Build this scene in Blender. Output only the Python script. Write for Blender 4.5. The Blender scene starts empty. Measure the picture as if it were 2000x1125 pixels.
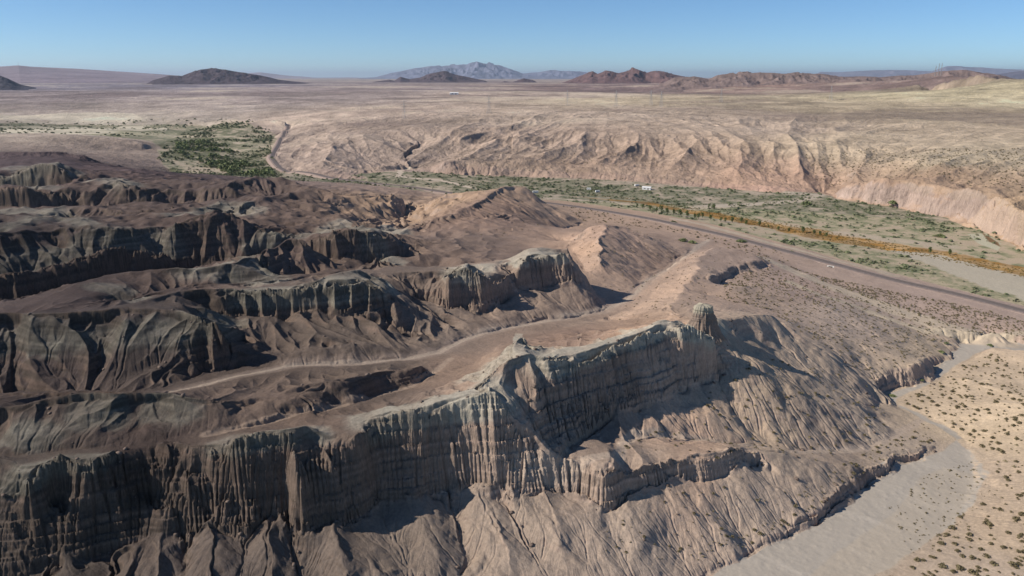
import bpy, math, random, time
import numpy as np
T0 = time.time()
F4 = np.float32
# ------------------------------------------------------------------ camera
scene = bpy.context.scene
COL = scene.collection
FPX, PITCH, CAMZ = 1511.0, math.radians(15.25), 120.0
cam_d = bpy.data.cameras.new('camera'); cam = bpy.data.objects.new('camera', cam_d); COL.objects.link(cam)
cam.location = (0, 0, CAMZ); cam.rotation_euler = (math.pi/2 - PITCH, 0, 0)
cam_d.sensor_width = 36; cam_d.lens = 36*FPX/2000; cam_d.clip_start = 1.0; cam_d.clip_end = 400000
scene.camera = cam
# ------------------------------------------------------------------ sky and sun
SUN_AZ, SUN_EL = math.radians(8), math.radians(35)      # light travels towards +x, a little +y
w = bpy.data.worlds.new('World'); scene.world = w; w.use_nodes = True
nt = w.node_tree; bg = nt.nodes['Background']
sky = nt.nodes.new('ShaderNodeTexSky'); sky.sky_type = 'NISHITA'; sky.sun_disc = False
sx, sy = -math.cos(SUN_AZ), -math.sin(SUN_AZ)
sky.sun_elevation = SUN_EL; sky.sun_rotation = math.atan2(sx, sy)
sky.altitude = 4000; sky.air_density = 1.0; sky.dust_density = 0.0; sky.ozone_density = 6.0
tn = nt.nodes.new('ShaderNodeVectorMath'); tn.operation = 'MULTIPLY'; tn.inputs[1].default_value = (.97, 1.06, 1.04); nt.links.new(sky.outputs[0], tn.inputs[0]); nt.links.new(tn.outputs[0], bg.inputs[0]); bg.inputs[1].default_value = 0.100
sl = bpy.data.lights.new('sun', 'SUN'); so = bpy.data.objects.new('sun', sl); COL.objects.link(so)
sl.energy = 5.0; sl.angle = math.radians(0.5); sl.color = (1.0, 0.925, 0.82)
from mathutils import Vector
so.rotation_euler = Vector((-sx*math.cos(SUN_EL), -sy*math.cos(SUN_EL), -math.sin(SUN_EL))).to_track_quat('-Z', 'Y').to_euler()
scene.view_settings.view_transform = 'Standard'; scene.view_settings.look = 'None'
scene.view_settings.exposure = 0.15; scene.view_settings.gamma = 1.0
scene.cycles.volume_bounces = 0; scene.cycles.max_bounces = 4; scene.cycles.diffuse_bounces = 1

# ------------------------------------------------------------------ helpers
rng = np.random.default_rng(7)
def ray(px, py):
    """direction of a photo pixel, scaled so that the horizontal length is 1"""
    u = (px-1000)/FPX; v = -(py-562.5)/FPX
    x = u; y = math.cos(PITCH)+v*math.sin(PITCH); z = -math.sin(PITCH)+v*math.cos(PITCH)
    h = math.hypot(x, y); return x/h, y/h, z/h
def at(px, py, z):
    x, y, k = ray(px, py); D = (z-CAMZ)/k
    return (x*D, y*D, z)
def atD(px, py, D):
    x, y, k = ray(px, py); return (x*D, y*D, CAMZ+k*D)
def climb(base, px, py, s):
    """point on the pixel's ray that stands above `base` on a slope s"""
    x, y, k = ray(px, py); lo = 0.8*math.hypot(base[0], base[1]); hi = 1.7*lo
    for _ in range(50):
        D = (lo+hi)/2
        zz = base[2]+s*math.hypot(x*D-base[0], y*D-base[1])
        if math.hypot(x*D, y*D) < math.hypot(base[0], base[1]): zz = base[2]
        if CAMZ+k*D > zz: lo = D
        else: hi = D
    D = (lo+hi)/2; return (x*D, y*D, CAMZ+k*D)
TAB = rng.random((256, 256)).astype(F4); TAB2 = rng.random((256, 256)).astype(F4)
def vnoise(x, y, tab=TAB):
    ix = np.floor(x); iy = np.floor(y); fx = (x-ix).astype(F4); fy = (y-iy).astype(F4)
    ix = ix.astype(np.int32) & 255; iy = iy.astype(np.int32) & 255
    fx = fx*fx*(3-2*fx); fy = fy*fy*(3-2*fy); jx = (ix+1) & 255; jy = (iy+1) & 255
    a = tab[iy, ix]; b = tab[iy, jx]; c = tab[jy, ix]; d = tab[jy, jx]
    return (a+(b-a)*fx+(c-a)*fy+(a-b-c+d)*fx*fy)*2-1
def fbm(x, y, lam, octs, gain=0.5, tab=TAB):
    o = np.zeros(x.shape, F4); a = 1.0; ox = 0
    for _ in range(octs):
        ox += 17.3; o += a*vnoise(x/lam+ox, y/lam-ox*1.7, tab); lam *= 0.5; a *= gain
    return o
def sstep(a, b, x):
    t = np.clip((x-a)/(b-a), 0, 1); return t*t*(3-2*t)

# ------------------------------------------------------------------ the lie of the land: crest, floor and cliff lines
L = []
def W(px, D, z):
    x, y, k = ray(px, 450); return (x*D, y*D, z)
def line(*pts): L.append([at(*p) if len(p) == 3 else (atD(p[1], p[2], p[3]) if p[0] == 'D' else W(*p[1:])) for p in pts]); return L[-1]
def cliff(s, *pts):
    """(px_top, py_top, px_base, py_base, z_base)"""
    b = [at(p[2], p[3], p[4]) for p in pts]; L.append(b)
    L.append([climb(q, p[0], p[1], s) for q, p in zip(b, pts)]); return L[-1]
def cone(px, py, z, px2, py2, s):
    a = at(px, py, z); x, y, k = ray(px2, py2); lo, hi = 60.0, math.hypot(a[0], a[1])
    for _ in range(50):
        D = (lo+hi)/2
        if CAMZ+k*D > a[2]-s*math.hypot(x*D-a[0], y*D-a[1]): lo = D
        else: hi = D
    L.append([a, (x*D, y*D, CAMZ+k*D)])
def back(top, d, dz=0):
    L.append([(p[0]*(1+d/math.hypot(p[0], p[1])), p[1]*(1+d/math.hypot(p[0], p[1])), p[2]+dz) for p in top])
# near dry wash
line((1200,1240,-1),(1340,1160,-.5),(1400,1112,-.3),(1470,1078,0),(1540,1050,0),(1600,1018,.2),(1650,985,.3),(1690,945,.5),(1740,912,.6),(1800,893,.8),(1838,878,1),
     (1875,855,1.1),(1850,835,1.2),(1790,805,1.3),(1740,785,1.5),(1728,772,1.7),(1770,758,1.8),(1800,746,1.9),(1826,728,2),(1846,700,2.2),(1852,685,2.4),(1880,669,2.6),(1920,662,2.8),(2000,672,3),(2100,690,3),(2250,710,3))
line((1600,1200,-.3),(1690,1125,0),(1760,1085,.2),(1830,1040,.4),(1880,990,.6),(1905,930,.8),(1895,890,1),(1872,860,1.1),(1830,832,1.3),(1790,812,1.4),(1755,793,1.6),
     (1748,779,1.7),(1800,757,1.9),(1850,727,2.1),(1880,705,2.4),(1925,684,2.7),(1990,692,3),(2100,707,3.2))
cliff(2.5,(1340,1150,1340,1160,-.5),(1398,1105,1400,1112,-.3),(1468,1070,1470,1078,0),(1537,1040,1540,1050,0),(1595,1003,1600,1018,.2),(1643,965,1650,985,.3),(1682,922,1690,945,.5),(1735,895,1740,912,.6),(1798,880,1800,893,.8),(1838,873,1838,878,1))
cliff(3,(1706,742,1728,774,1.7),(1740,728,1770,760,1.8),(1778,712,1800,748,1.9),(1800,700,1826,730,2),(1834,690,1846,701,2.2),(1850,679,1852,685,2.4),(1878,665,1880,669,2.6))
# sand hill right of the wash
line((1800,1125,.8),(1900,1055,1.4),(1985,1000,3.5),(2100,950,7))
line((1940,678,6),(1980,684,8),(2040,690,11),(2150,700,14))
line((1830,770,2.6),(1900,800,4.2),(2000,880,5.5),(2100,1000,6.5),(2200,1180,6))
line((1880,740,4.5),(2000,780,9),(2150,850,13))
# slope bottom, under the frame
line((-250,1260,8),(0,1240,8),(300,1230,7),(600,1215,5),(850,1205,4),(1050,1200,2.5),(1200,1195,1))
# low cliff and apron
cliff(2.2,(1090,903,1100,962,13.5),(1130,906,1140,968,13),(1185,914,1188,992,12),(1215,914,1215,972,12.5),(1250,912,1255,960,12.5),(1310,909,1310,945,12.8),(1370,888,1370,930,13),(1430,878,1430,915,12.8),(1490,880,1487,900,12))
# bowl and its drainage
line((1205,905,21.5),(1200,880,21.8),(1240,850,20),(1300,853,18),(1350,856,16.3),(1450,868,12.5),(1520,876,10),(1600,882,7),(1690,876,3.8),(1745,850,2.3),(1800,820,1.5))
line((1490,880,14.5),(1560,892,11),(1620,905,8),(1690,915,5.5),(1740,893,4))
line((1100,890,21.8),(1140,895,21.8),(1205,905,21.5))
# front cliff: foot (cones of talus stand between the recesses) and rim
fb = [(-60,1165,12),(20,1140,13),(90,1110,13.5),(132,1074,16.5),(168,1100,13.5),(205,1088,14),(262,1053,16.5),(300,1047,17),(355,1050,16.5),(408,1018,19),(445,1050,16),(477,1066,14.5),(522,1003,19),(560,1022,17.5),(612,1026,16.5),(641,1012,17.5),(690,1042,14),(735,978,16.5),
      (800,978,16),(850,957,17),(930,934,18.3),(965,962,16),(1005,966,15.5),(1055,952,16),(1100,962,13.5)]
line(*fb)
FRIM = [(-60,890,34.5),(0,887,34.5),(40,912,33.5),(92,912,34),(120,897,34.5),(165,902,34),(195,893,34.5),(235,884,33.6),(300,876,33.2),(350,870,33.8),(440,866,34.8),(455,866,36),(500,846,37.5),(555,846,37.6),(585,836,37.5),(610,834,37),(650,868,33.5),(700,852,34.5),(722,830,35)]
line(*FRIM)
line((720,818,35.6),(850,790,38),(930,774,38.7),(960,766,39.5))
# spurs of the front cliff
line((45,935,33),(30,1010,24),(60,1125,13.5))
line((168,912,33.6),(176,1000,23),(205,1088,14))
line((366,925,30),(366,1035,18))
line((565,870,36),(590,950,27),(620,1026,16.5))
line((960,768,39.4),(1000,820,33),(1040,860,27.5),(1088,893,22.5))
# recesses between the spurs (further back)
line((115,960,27.1),(120,1060,14.4))
line((300,905,31.4),(300,960,24.2),(306,990,20.5))
line((640,890,31.9),(665,960,23.1),(688,1030,13.8))
# talus cones in front of the cliff
for c_ in ((132,1074,16.5,150,1140,.42),(262,1053,16.5,250,1125,.40),(408,1018,19,415,1125,.42),(522,1003,19,530,1125,.42),(641,1012,17.5,690,1125,.40),(300,1047,17,315,1125,.40),(930,934,18.3,1000,1110,.42),(1055,952,16,1090,1060,.40),(800,978,16,860,1110,.38),
           (477,1066,14.5,465,1135,.32),(560,1024,15.6,590,1125,.40),(700,1045,14,750,1125,.34),(870,962,15,910,1125,.41),(355,1052,15,362,1125,.36),(205,1088,14,230,1140,.36),(985,966,14.5,1050,1100,.38),(735,978,16,790,1110,.36)): cone(*c_)
# green topped spine and its long cliff
line((960,766,39.5),(940,738,40.3),(985,700,43.5),(1035,688,43.6),(1070,698,42.6),(1112,700,41.3),(1150,690,41.8),(1200,674,42.3),(1250,655,43),(1295,636,44),(1345,640,42.6),(1397,643,41.8),(1402,652,40.5))
line((990,690,43),(1012,655,44.5),(1035,668,43.3))
line((1088,890,22),(1130,855,22.4),(1165,825,23.5),(1200,798,25.2),(1240,795,24.6),(1300,780,24.4),(1340,758,24.5),(1400,733,26),(1450,706,28.5),(1470,698,28.8))
back(L[-5] if False else [at(*p) for p in ((1112,700,41.3),(1150,690,41.8),(1200,674,42.3),(1250,655,43),(1295,636,44),(1325,639,43))], 8, .15)
back([at(*p) for p in ((735,815,35.8),(850,790,38),(930,774,38.7),(955,767,39.4))], 5, .1)
line((1040,720,41),(1050,770,36),(1075,830,28))
# flat land behind the spine, with the canyon wash
line((830,742,31),(900,722,29.5),(935,700,28.8),(975,672,28),(1050,655,27.5),(1130,645,27.5),(1200,640,28),(1260,628,30),(1330,622,35))
line((760,790,33.5),(850,762,32),(900,745,31.5),(925,728,32))
line((330,768,33),(400,752,32.4),(460,737,31.8),(560,717,31),(700,710,29.7),(800,702,28.6),(860,688,28),(900,665,27.2),(950,650,26.5),(1020,635,25.5),(1100,622,24),(1180,608,22.5),(1215,590,22),(1240,570,21),(1265,550,20),(1320,520,18),(1342,500,17),(1362,482,15.5),(1385,468,12.5))
line((870,672,28),(960,640,27),(1030,627,26),(1110,615,24.6),(1175,600,23.2),(1205,580,22.6),(1235,560,21.4),(1300,515,18.8))
line((1050,655,27.5),(1120,628,25),(1190,616,23.4),(1240,596,23),(1275,570,22.5),(1310,545,21))
# bench behind the front cliff
line((400,852,33.8),(560,818,32.8),(640,800,32.2),(700,783,31.6),(800,757,30.4),(850,727,29.2),(880,700,28.4))
line((-60,895,33.4),(0,893,33.2),(100,885,33.2),(200,874,33.6),(330,862,34),(420,842,34),(500,822,34.2),(600,797,34.4),(650,783,33.2),(740,768,31.8),(800,750,30.8),(830,732,29.8))
# ridge A
line((-80,800,40),(0,795,40),(60,785,41),(130,770,42),(200,765,42),(280,764,41.5),(340,772,40.5),(400,777,39.5),(470,780,37.6),(600,776,35.6))
line((560,757,37),(640,744,37.4),(700,735,36.8),(780,722,34.8),(832,719,31.5))
line((470,752,35),(560,748,35)); 
# ridge B (two crests)
line((-80,612,49),(0,615,48.5),(110,612,48.5),(210,607,48.5),(290,603,48),(345,605,47.5),(400,616,47),(432,628,46))
line((-80,765,31.5),(0,762,31.5),(200,762,31.8),(260,770,32.3),(330,757,32.2),(400,725,31.6),(437,722,31.5),(540,716,31))
line((210,607,48.5),(350,570,48.5),(450,563,48),(525,561,48.2),(600,556,48.5),(670,529,49.5),(705,525,49.5),(745,540,47),(770,568,43),(802,602,37))
line((432,628,46),(437,665,38.5),(450,700,34))
line((470,650,38),(560,650,36.5),(640,660,35.5),(720,665,34))
cliff(1.6,(440,575,440,618,39.5),(520,571,520,612,39.2),(600,564,600,607,39.8),(660,550,660,606,39.6),(740,548,742,610,38))
line((760,625,34.5),(820,640,31.5),(850,665,28.5))
# buttes
line((733,530,43),(792,531,43),(850,532,43))
b1 = cliff(3,(866,532,850,592,33.5),(897,525,900,596,32),(929,523,939,597,31.5),(948,530,960,590,31.5)); back(b1[1:3], 9)
line((820,585,34),(850,592,33.5)); line((948,536,43),(975,540,41),(1000,530,41))
line((960,590,31.5),(1000,570,32.5))
b2 = cliff(4,(1010,514,1006,562,32.5),(1022,500,1024,562,32.3),(1051,496,1055,558,32.5),(1080,499,1085,556,32.5),(1104,497,1108,551,32.8),(1116,515,1121,548,33)); back(b2[1:5], 15)
line((730,528,42.5),(738,500,46),(765,512,43.5))
# floors behind
line((245,590,39.5),(330,566,40),(450,553,39),(560,547,37.5),(640,530,35.5),(740,512,34),(820,508,33.5),(900,510,33),(1000,488,31),(1110,478,27),(1150,560,25.5),(1200,588,23))
line((-80,597,42),(0,597,42.5),(87,580,43.5),(122,562,44),(210,531,44.5),(297,519,45),(343,522,44.5),(390,525,43.5),(450,512,44.5),(497,494,45),(530,475,45.8),(572,462,46.2),(596,463,46.2))
m3 = cliff(2.5,(600,462,600,489,37),(625,455,635,494,36),(645,449,655,493,36),(673,440,680,492,35.5),(715,444,715,491,35),(757,447,760,495,33.5),(774,453,783,495,32)); back(m3[2:], 12)
line((540,497,37),(596,489,37))
line((480,515,39),(560,530,36.5),(650,520,35))
cliff(1.8,(-80,530,-80,595,28),(0,527,0,592,28),(70,510,80,578,28),(157,489,150,562,28),(252,468,220,545,28.5),(305,475,300,525,30),(336,485,340,518,30))
line((340,518,30),(400,508,28),(470,503,28.5),(530,482,32),(580,458,36),(650,440,36),(740,440,32),(790,440,26))
line(('W',-80,414,31),('W',0,415,31),('W',150,420,31),('W',300,424,30),(400,506,28))
line((-80,455,50),(0,447,50),(60,438,50),(122,430,50.5),(168,438,48.5),(210,436,48.5),(315,422,49.5),(350,418,50.5),(441,405,51.5),(469,405,51.2),(492,416,48),(530,440,42),(565,462,36))
line((-80,415,47),(0,414,48.5),(40,407,50),(75,408,50),(119,422,46))
line((130,412,42),(300,410,41),(450,400,41),(500,425,40),(600,430,38.5),(700,422,36),(770,432,28))
line((-80,403,45),(0,401,45),(140,391,46),(245,399,45),(332,393,46),(400,391,45.6),(472,388,45.4),(560,377,44.8),(600,366,44.5),(650,378,42),(700,382,39),(760,373,36.5),(808,386,28))
line((140,392,40.5),(200,392,40),(300,388,40),(450,382,41),(540,370,43))
m4 = cliff(2,(-80,362,-80,398,41),(0,358,0,398,41),(49,354,60,396,41),(82,364,88,394,41),(133,362,140,392,41.5)); back(m4, 14)
line((160,358,51),(196,349,53),(217,348,53),(245,356,51),(315,363,47.5),(402,362,47.5),(472,349,49.5),(521,337,51),(560,345,48.5),(612,359,45),(665,366,42),(740,380,37),(790,395,29))
m5 = cliff(2,(-80,345,-80,357,46),(0,338,0,357,46),(38,324,40,357,45.5),(70,320,75,357,45),(105,318,110,357,45),(128,326,134,357,45)); back(m5, 16)
line((-80,300,54),(0,296,56),(52,296,56),(133,294,55),(175,306,50),(225,325,38),(262,338,26),(297,341,14))
line((-80,263,36),(0,263,38),(87,259,40),(157,264,38),(227,271,34),(280,280,28),(308,290,20))
line((-80,312,30),(0,302,32),(110,298,30),(182,299,25),(250,295,21),(318,291,17))
line((190,312,25),(250,316,21),(310,322,13))
# hill H1, canyon to its left
line((790,440,26),(780,425,23),(795,408,18),(815,392,13),(835,380,10.5),(870,372,9))
line((825,412,24),(822,395,28),(850,377,36),(900,372,39),(940,368,39),(985,361,40.5),(1020,362,39),(1045,378,32),(1065,400,22),(1095,412,15))
line((985,361,40.5),(930,392,38.5),(880,412,37),(835,425,34),(815,445,30))
line((1000,415,30),(1050,432,24),(1095,450,17))
line((820,470,31),(900,455,32),(990,440,31),(1060,455,25),(1100,470,22),(1130,480,23))
# hill H2
line((1120,462,28),(1150,443,33.5),(1185,436,35),(1225,441,32),(1275,465,26),(1315,492,19),(1330,505,17.5))
line((1185,436,35),(1170,475,33.4),(1165,510,30.5))
line((1100,450,15),(1150,427,12),(1250,433,11.5),(1320,455,11.5),(1365,472,12.5))
# hill between canyon mouth and fan, with small scarp
line((1330,622,37),(1300,600,32),(1318,580,29.5),(1345,548,27),(1368,505,25.5),(1400,482,25),(1440,488,23.5),(1482,505,21.5),(1495,512,20))
cliff(3,(1386,540,1394,560,20.8),(1403,530,1412,546,20.3),(1440,519,1450,533,19),(1470,509,1480,523,18.3),(1488,505,1497,515,18))
line((1400,470,12),(1450,478,11),(1520,500,10.5))
# rim of the fan plain and its eroded edge
line((1375,625,39),(1410,622,39),(1450,618,36),(1500,612,32.5),(1530,630,29.5),(1560,662,25),(1600,690,20),(1650,722,14),(1712,752,7.5))
line(('W',1335,254,39.5),('W',1360,256,40.2),('W',1385,257,40.2),('W',1404,258,39.5)); line(('W',1350,261,39.5),('W',1375,263,40),('W',1400,264,39.3))
line((1440,660,32),(1490,650,30),(1545,685,23))
line((1470,698,28.8),(1500,730,24.5),(1560,775,18.5),(1640,800,12.5),(1690,800,7),(1715,785,3.5))
line((1380,575,25),(1450,560,24),(1500,560,21.5),(1600,600,19),(1700,625,14),(1800,650,7.8),(1850,665,4.8))
line((1450,530,20),(1560,548,15.5),(1700,590,11.5),(1830,640,8),(2000,655,6),(2150,680,6))
line((1540,515,12),(1600,540,11),(1700,562,9),(1850,600,8.5),(1900,612,8),(2000,632,6.5),(2150,660,6))
# railway, its valley side
ROADL = [(560,246.5,19.5),(563,250,18.5),(556,258,17.5),(549,270,16.5),(541,288,15.5),(532,302,14.5),(531,309,14),(545,320,13.5),(585,333,13),(640,345,12.5),(700,353,12),(800,364,11.8),(900,376,11.5),(1000,389,11.3),(1080,399,11),(1200,416,11),(1280,430,10.5),(1350,446,10.3),(1430,464,9.8),(1500,484,9.2),(1560,499,8.8),(1620,515,8.3),(1690,534,7.8),(1760,553,7.2),(1840,569,6.6),(1920,589,6),(2000,610,5.5),(2150,648,5)]
line(*ROADL[:13]); line(*ROADL[13:])
line((560,255,12),(530,275,11),(505,300,10),(540,330,9),(640,352,8.5),(750,366,8),(880,368,8),(1100,392,7),(1250,412,6.5),(1400,440,6),(1550,480,5),(1700,522,4),(1850,560,3),(2000,598,2.5),(2150,635,2))
line((340,335,8.5),(420,350,8),(500,330,8.5),(450,290,9),(350,270,10),(400,250,12),(250,245,12),(100,250,12),(-80,250,13))
line((1100,375,5.5),(1250,395,4.5),(1400,420,3.5),(1600,461,2.5),(1800,496,1.5),(2000,531,1),(2150,555,1))
# far bank: toe, faces, tops
TOE = [at(*p) for p in [(530,330,16),(620,335,14.5),(700,344,13.5),(760,336,14),(830,334,12),(900,340,11),(1000,345,8),(1100,348,7),(1200,352,6),(1300,360,5),(1400,368,4.5),(1500,376,4),(1570,378,4),(1640,388,4),(1750,405,3),(1850,425,2.5),(1930,450,2),(2000,490,2),(2150,540,1.5)]]
line((560,246,20),(570,258,19),(562,275,18.5),(552,295,17),(552,312,15.5),(575,324,15),(620,335,14.5),(700,344,13.5),(760,334,14),(785,320,15),(795,305,17),(800,285,22),(840,268,28))
line((785,320,15),(830,334,12),(900,340,11),(1000,345,8),(1100,348,7),(1200,352,6),(1300,360,5),(1400,368,4.5),(1500,376,4),(1570,378,4),(1597,372,4.3),(1640,388,4),(1750,405,3),(1850,425,2.5),(1930,450,2),(1965,470,2),(2000,490,2),(2150,540,1.5))
line((575,300,20),(600,312,21),(680,320,22),(750,318,21.5),(775,310,21))
line((590,262,28),(640,258,33),(680,270,32),(650,286,28))
line((575,247,24),(620,240,32),(700,237,38),(760,240,40),(820,248,40),(900,245,42),(1000,243,44))
line((720,285,27),(760,270,32),(800,268,33))
line((870,312,25),(960,308,26),(1060,310,25))
line((840,262,37),(960,266,38),(1130,266,39),(1260,264,40),(1400,270,41),(1480,274,41),(1600,277,40),(1720,284,38))
line((1150,320,20),(1300,316,22),(1420,322,24),(1500,325,24),(1580,322,22))
cliff(.9,(1640,368,1640,388,4),(1700,352,1700,397,3.5),(1760,347,1760,407,3),(1850,360,1850,425,2.5),(1930,382,1930,450,2),(2000,400,2000,490,2),(2150,440,2150,540,1.5))
line((1610,360,10),(1660,335,20),(1690,310,28),(1720,290,34))
line((1760,335,31),(1850,345,31),(2000,378,32))
line((1760,300,38),(1830,315,38),(1900,290,42),(2000,330,40))
line((600,222,38),(800,222,45),(1000,225,48),(1200,235,48),(1400,245,46),(1600,245,46),(1800,250,47),(2000,260,48),(2150,270,48))
line((-80,222,24),(200,222,26),(400,222,30),(600,222,38))
line((330,238,20),(450,236,26),(560,238,30)) 
line((150,240,15),(300,238,16),(330,244,15.5),(450,243.5,16.5),(540,247,18.5),(560,246.5,19.5))
line((-80,195,40),(500,195,48),(1000,198,54),(1300,205,54),(1700,210,56),(2150,215,58))
line((-80,178,50),(500,178,58),(1000,180,62),(1230,188,58),(1350,184,56),(1500,187,54),(1650,182,58),(1750,184,60),(1850,186,64),(2000,188,68),(2150,190,70))
# far ridge on the right with the aerials
line(('D',1225,190,3700),('D',1260,184,4000),('D',1320,164,4300),('D',1355,161,4400),('D',1385,164,4500),('D',1420,155,4500),('D',1500,154,4400),('D',1600,155,4300),('D',1650,161,4300),('D',1700,161,4200),('D',1780,159,3900),('D',1830,152,3700),('D',1880,149,3500),('D',1930,155,3400),('D',1975,166,3300),('D',2060,172,3300))
line(('D',1700,178,3100),('D',1760,172,3000),('D',1850,158,3000),('D',1900,151,2900),('D',1960,155,2700),('D',2060,160,2500))
line(('D',1780,190,2500),('D',1850,178,2500),('D',1950,176,2400),('D',2060,174,2300))
line((-80,168,60),(500,168,64),(1000,168,64),(1150,168,64))
line(*[('D',1000+i*150,151+i*0,6900) for i in range(-8,9)]) if False else None
L = [l for l in L if l]

# ------------------------------------------------------------------ solve the height field on a log-polar grid (square cells everywhere)
DL = 0.0022
TH0, TH1 = math.radians(-52), math.radians(52); S0, S1 = math.log(92.0), math.log(7200.0)
NC = int((TH1-TH0)/DL)//32*32; NR = int((S1-S0)/DL)//32*32
cs = np.zeros(NR*NC); cn = np.zeros(NR*NC)
def put(pts):
    for a, b in zip(pts[:-1], pts[1:]):
        ta, tb = math.atan2(a[0], a[1]), math.atan2(b[0], b[1]); sa, sb = math.log(math.hypot(a[0], a[1])), math.log(math.hypot(b[0], b[1]))
        n = max(2, int(max(abs(ta-tb), abs(sa-sb))/DL*2.2)+2); t = np.linspace(0, 1, n)
        x = a[0]+(b[0]-a[0])*t; y = a[1]+(b[1]-a[1])*t; z = a[2]+(b[2]-a[2])*t
        c = ((np.arctan2(x, y)-TH0)/DL).astype(int); r = ((0.5*np.log(x*x+y*y)-S0)/DL).astype(int)
        ok = (c >= 0) & (c < NC) & (r >= 0) & (r < NR); k = r[ok]*NC+c[ok]
        np.add.at(cs, k, z[ok]); np.add.at(cn, k, 1.0)
for l in L: put(l)
cs = cs.reshape(NR, NC); cn = cn.reshape(NR, NC)
cs[-1, :] = 62; cn[-1, :] = 1
lv = [(cs, cn)]
m = cn > 0; v0 = np.where(m, cs/np.maximum(cn, 1), 0); m0 = m.astype(float)
lev = [(v0, m0)]
for k in range(5):
    v, mm = lev[-1]; r, c = v.shape
    s = (v*mm).reshape(r//2, 2, c//2, 2).sum((1, 3)); q = mm.reshape(r//2, 2, c//2, 2).sum((1, 3))
    lev.append((np.where(q > 0, s/np.maximum(q, 1e-9), 0), (q > 0).astype(float)))
def blur(A, n):
    for _ in range(n):
        P = np.pad(A, 1, mode='edge'); A = (P[:-2, 1:-1]+P[2:, 1:-1]+P[1:-1, :-2]+P[1:-1, 2:]+4*A)*F4(.125)
    return A
Z = None
for k, (v, mm) in enumerate(reversed(lev)):
    v = v.astype(F4); mk = mm > 0
    if Z is None: Z = np.full(v.shape, 20, F4); it = 600
    else:
        Z = blur(np.repeat(np.repeat(Z, 2, 0), 2, 1), 3); Z[mk] = v[mk]; it = {1: 500, 2: 300, 3: 200, 4: 120, 5: 70}[k]
    for _ in range(it):
        P = np.pad(Z, 1, mode='edge'); Z = (P[:-2, 1:-1]+P[2:, 1:-1]+P[1:-1, :-2]+P[1:-1, 2:])*F4(.25); Z[mk] = v[mk]
Z = blur(Z, 2)
print('solved', Z.shape, time.time()-T0)

def grid_at(A, th, s):
    c = np.clip((th-TH0)/DL-.5, 0, NC-1.001); r = np.clip((s-S0)/DL-.5, 0, NR-1.001)
    ic = c.astype(np.int32); ir = r.astype(np.int32); fc = (c-ic).astype(F4); fr = (r-ir).astype(F4)
    return A[ir, ic]*(1-fr)*(1-fc)+A[ir, ic+1]*(1-fr)*fc+A[ir+1, ic]*fr*(1-fc)+A[ir+1, ic+1]*fr*fc
# ------------------------------------------------------------------ fine mesh rows and columns
QUAL = 1.0
th = np.arange(math.radians(-49), math.radians(49), 0.00084/QUAL)
ds = [math.log(98.0)]
while ds[-1] < math.log(90000.0):
    D = math.exp(ds[-1])
    st = np.interp(D, [98, 146, 260, 450, 800, 1500, 3000, 8000, 90000], [.008, .00085, .00085, .0012, .0019, .0035, .006, .02, .08])/QUAL
    ds.append(ds[-1]+st)
ds = np.array(ds); NRm, NCm = len(ds), len(th)
TH, SS = np.meshgrid(th.astype(F4), ds.astype(F4)); DD = np.exp(SS)
X = DD*np.sin(TH); Y = DD*np.cos(TH)
# wobble the lookup a little so that crest and cliff lines are not drawn with a ruler
wa = np.clip(DD*0.006, 0.8, 8)
wx = fbm(TH+3, SS, .045, 4, .55)*wa; wy = fbm(TH+7, SS+5, .045, 4, .55, TAB2)*wa
mid = sstep(7.0, 8.7, SS)  # nothing
nearw = 1.0
Xw, Yw = X+wx, Y+wy
THw = np.arctan2(Xw, Yw); SSw = 0.5*np.log(Xw*Xw+Yw*Yw)
H = grid_at(Z, THw, SSw)
far = sstep(math.log(5200), math.log(7000), SS); H = H*(1-far)+62*far
ZB = blur(Z, 14)
def grad(A, th_, s_, D_):
    e = DL*1.0
    gt = (grid_at(A, th_+e, s_)-grid_at(A, th_-e, s_))/(2*e*D_); gs = (grid_at(A, th_, s_+e)-grid_at(A, th_, s_-e))/(2*e*D_)
    return gt*np.cos(th_)+gs*np.sin(th_), -gt*np.sin(th_)+gs*np.cos(th_)
GX, GY = grad(ZB, THw, SSw, DD)
SL = np.sqrt(GX*GX+GY*GY)+1e-6
gx, gy = grad(Z, THw, SSw, DD); SLf = np.sqrt(gx*gx+gy*gy)
print('base', H.shape, time.time()-T0)
# ------------------------------------------------------------------ gullies that run down the slopes
def gullies(lam, dx, dy):
    """cosine ribs across the direction (dx,dy), random phase per cell: height, and its derivative"""
    px = X/lam; py = Y/lam; ix = np.floor(px); iy = np.floor(py); fx = (px-ix).astype(F4); fy = (py-iy).astype(F4)
    ix = ix.astype(np.int32); iy = iy.astype(np.int32)
    h = np.zeros(X.shape, F4); d = np.zeros(X.shape, F4); wt = np.zeros(X.shape, F4)
    for i in (-1, 0, 1):
        for j in (-1, 0, 1):
            hx = TAB[(iy+j) & 255, (ix+i) & 255]; hy = TAB2[(iy+j) & 255, (ix+i) & 255]
            qx = fx-i-hx; qy = fy-j-hy
            wgt = np.exp(-2.2*(qx*qx+qy*qy)); mg = (qx*dx+qy*dy)*F4(6.2832)
            h += np.cos(mg)*wgt; d -= np.sin(mg)*wgt; wt += wgt
    return h/wt, d/wt
ux, uy = GX/SL, GY/SL
sidex, sidey = -uy, ux
cell = DD*F4(0.00125)
slc = np.minimum(SL, 2.6)
act = np.where(SS < 6.5, sstep(.06, .30, SL), sstep(.10, .42, SL)).astype(F4); cliffy = sstep(1.0, 1.7, SLf)
toeD = np.array([(math.atan2(p[0], p[1]), math.log(math.hypot(p[0], p[1]))) for p in TOE]); toeD = toeD[np.argsort(toeD[:, 0])]
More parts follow.
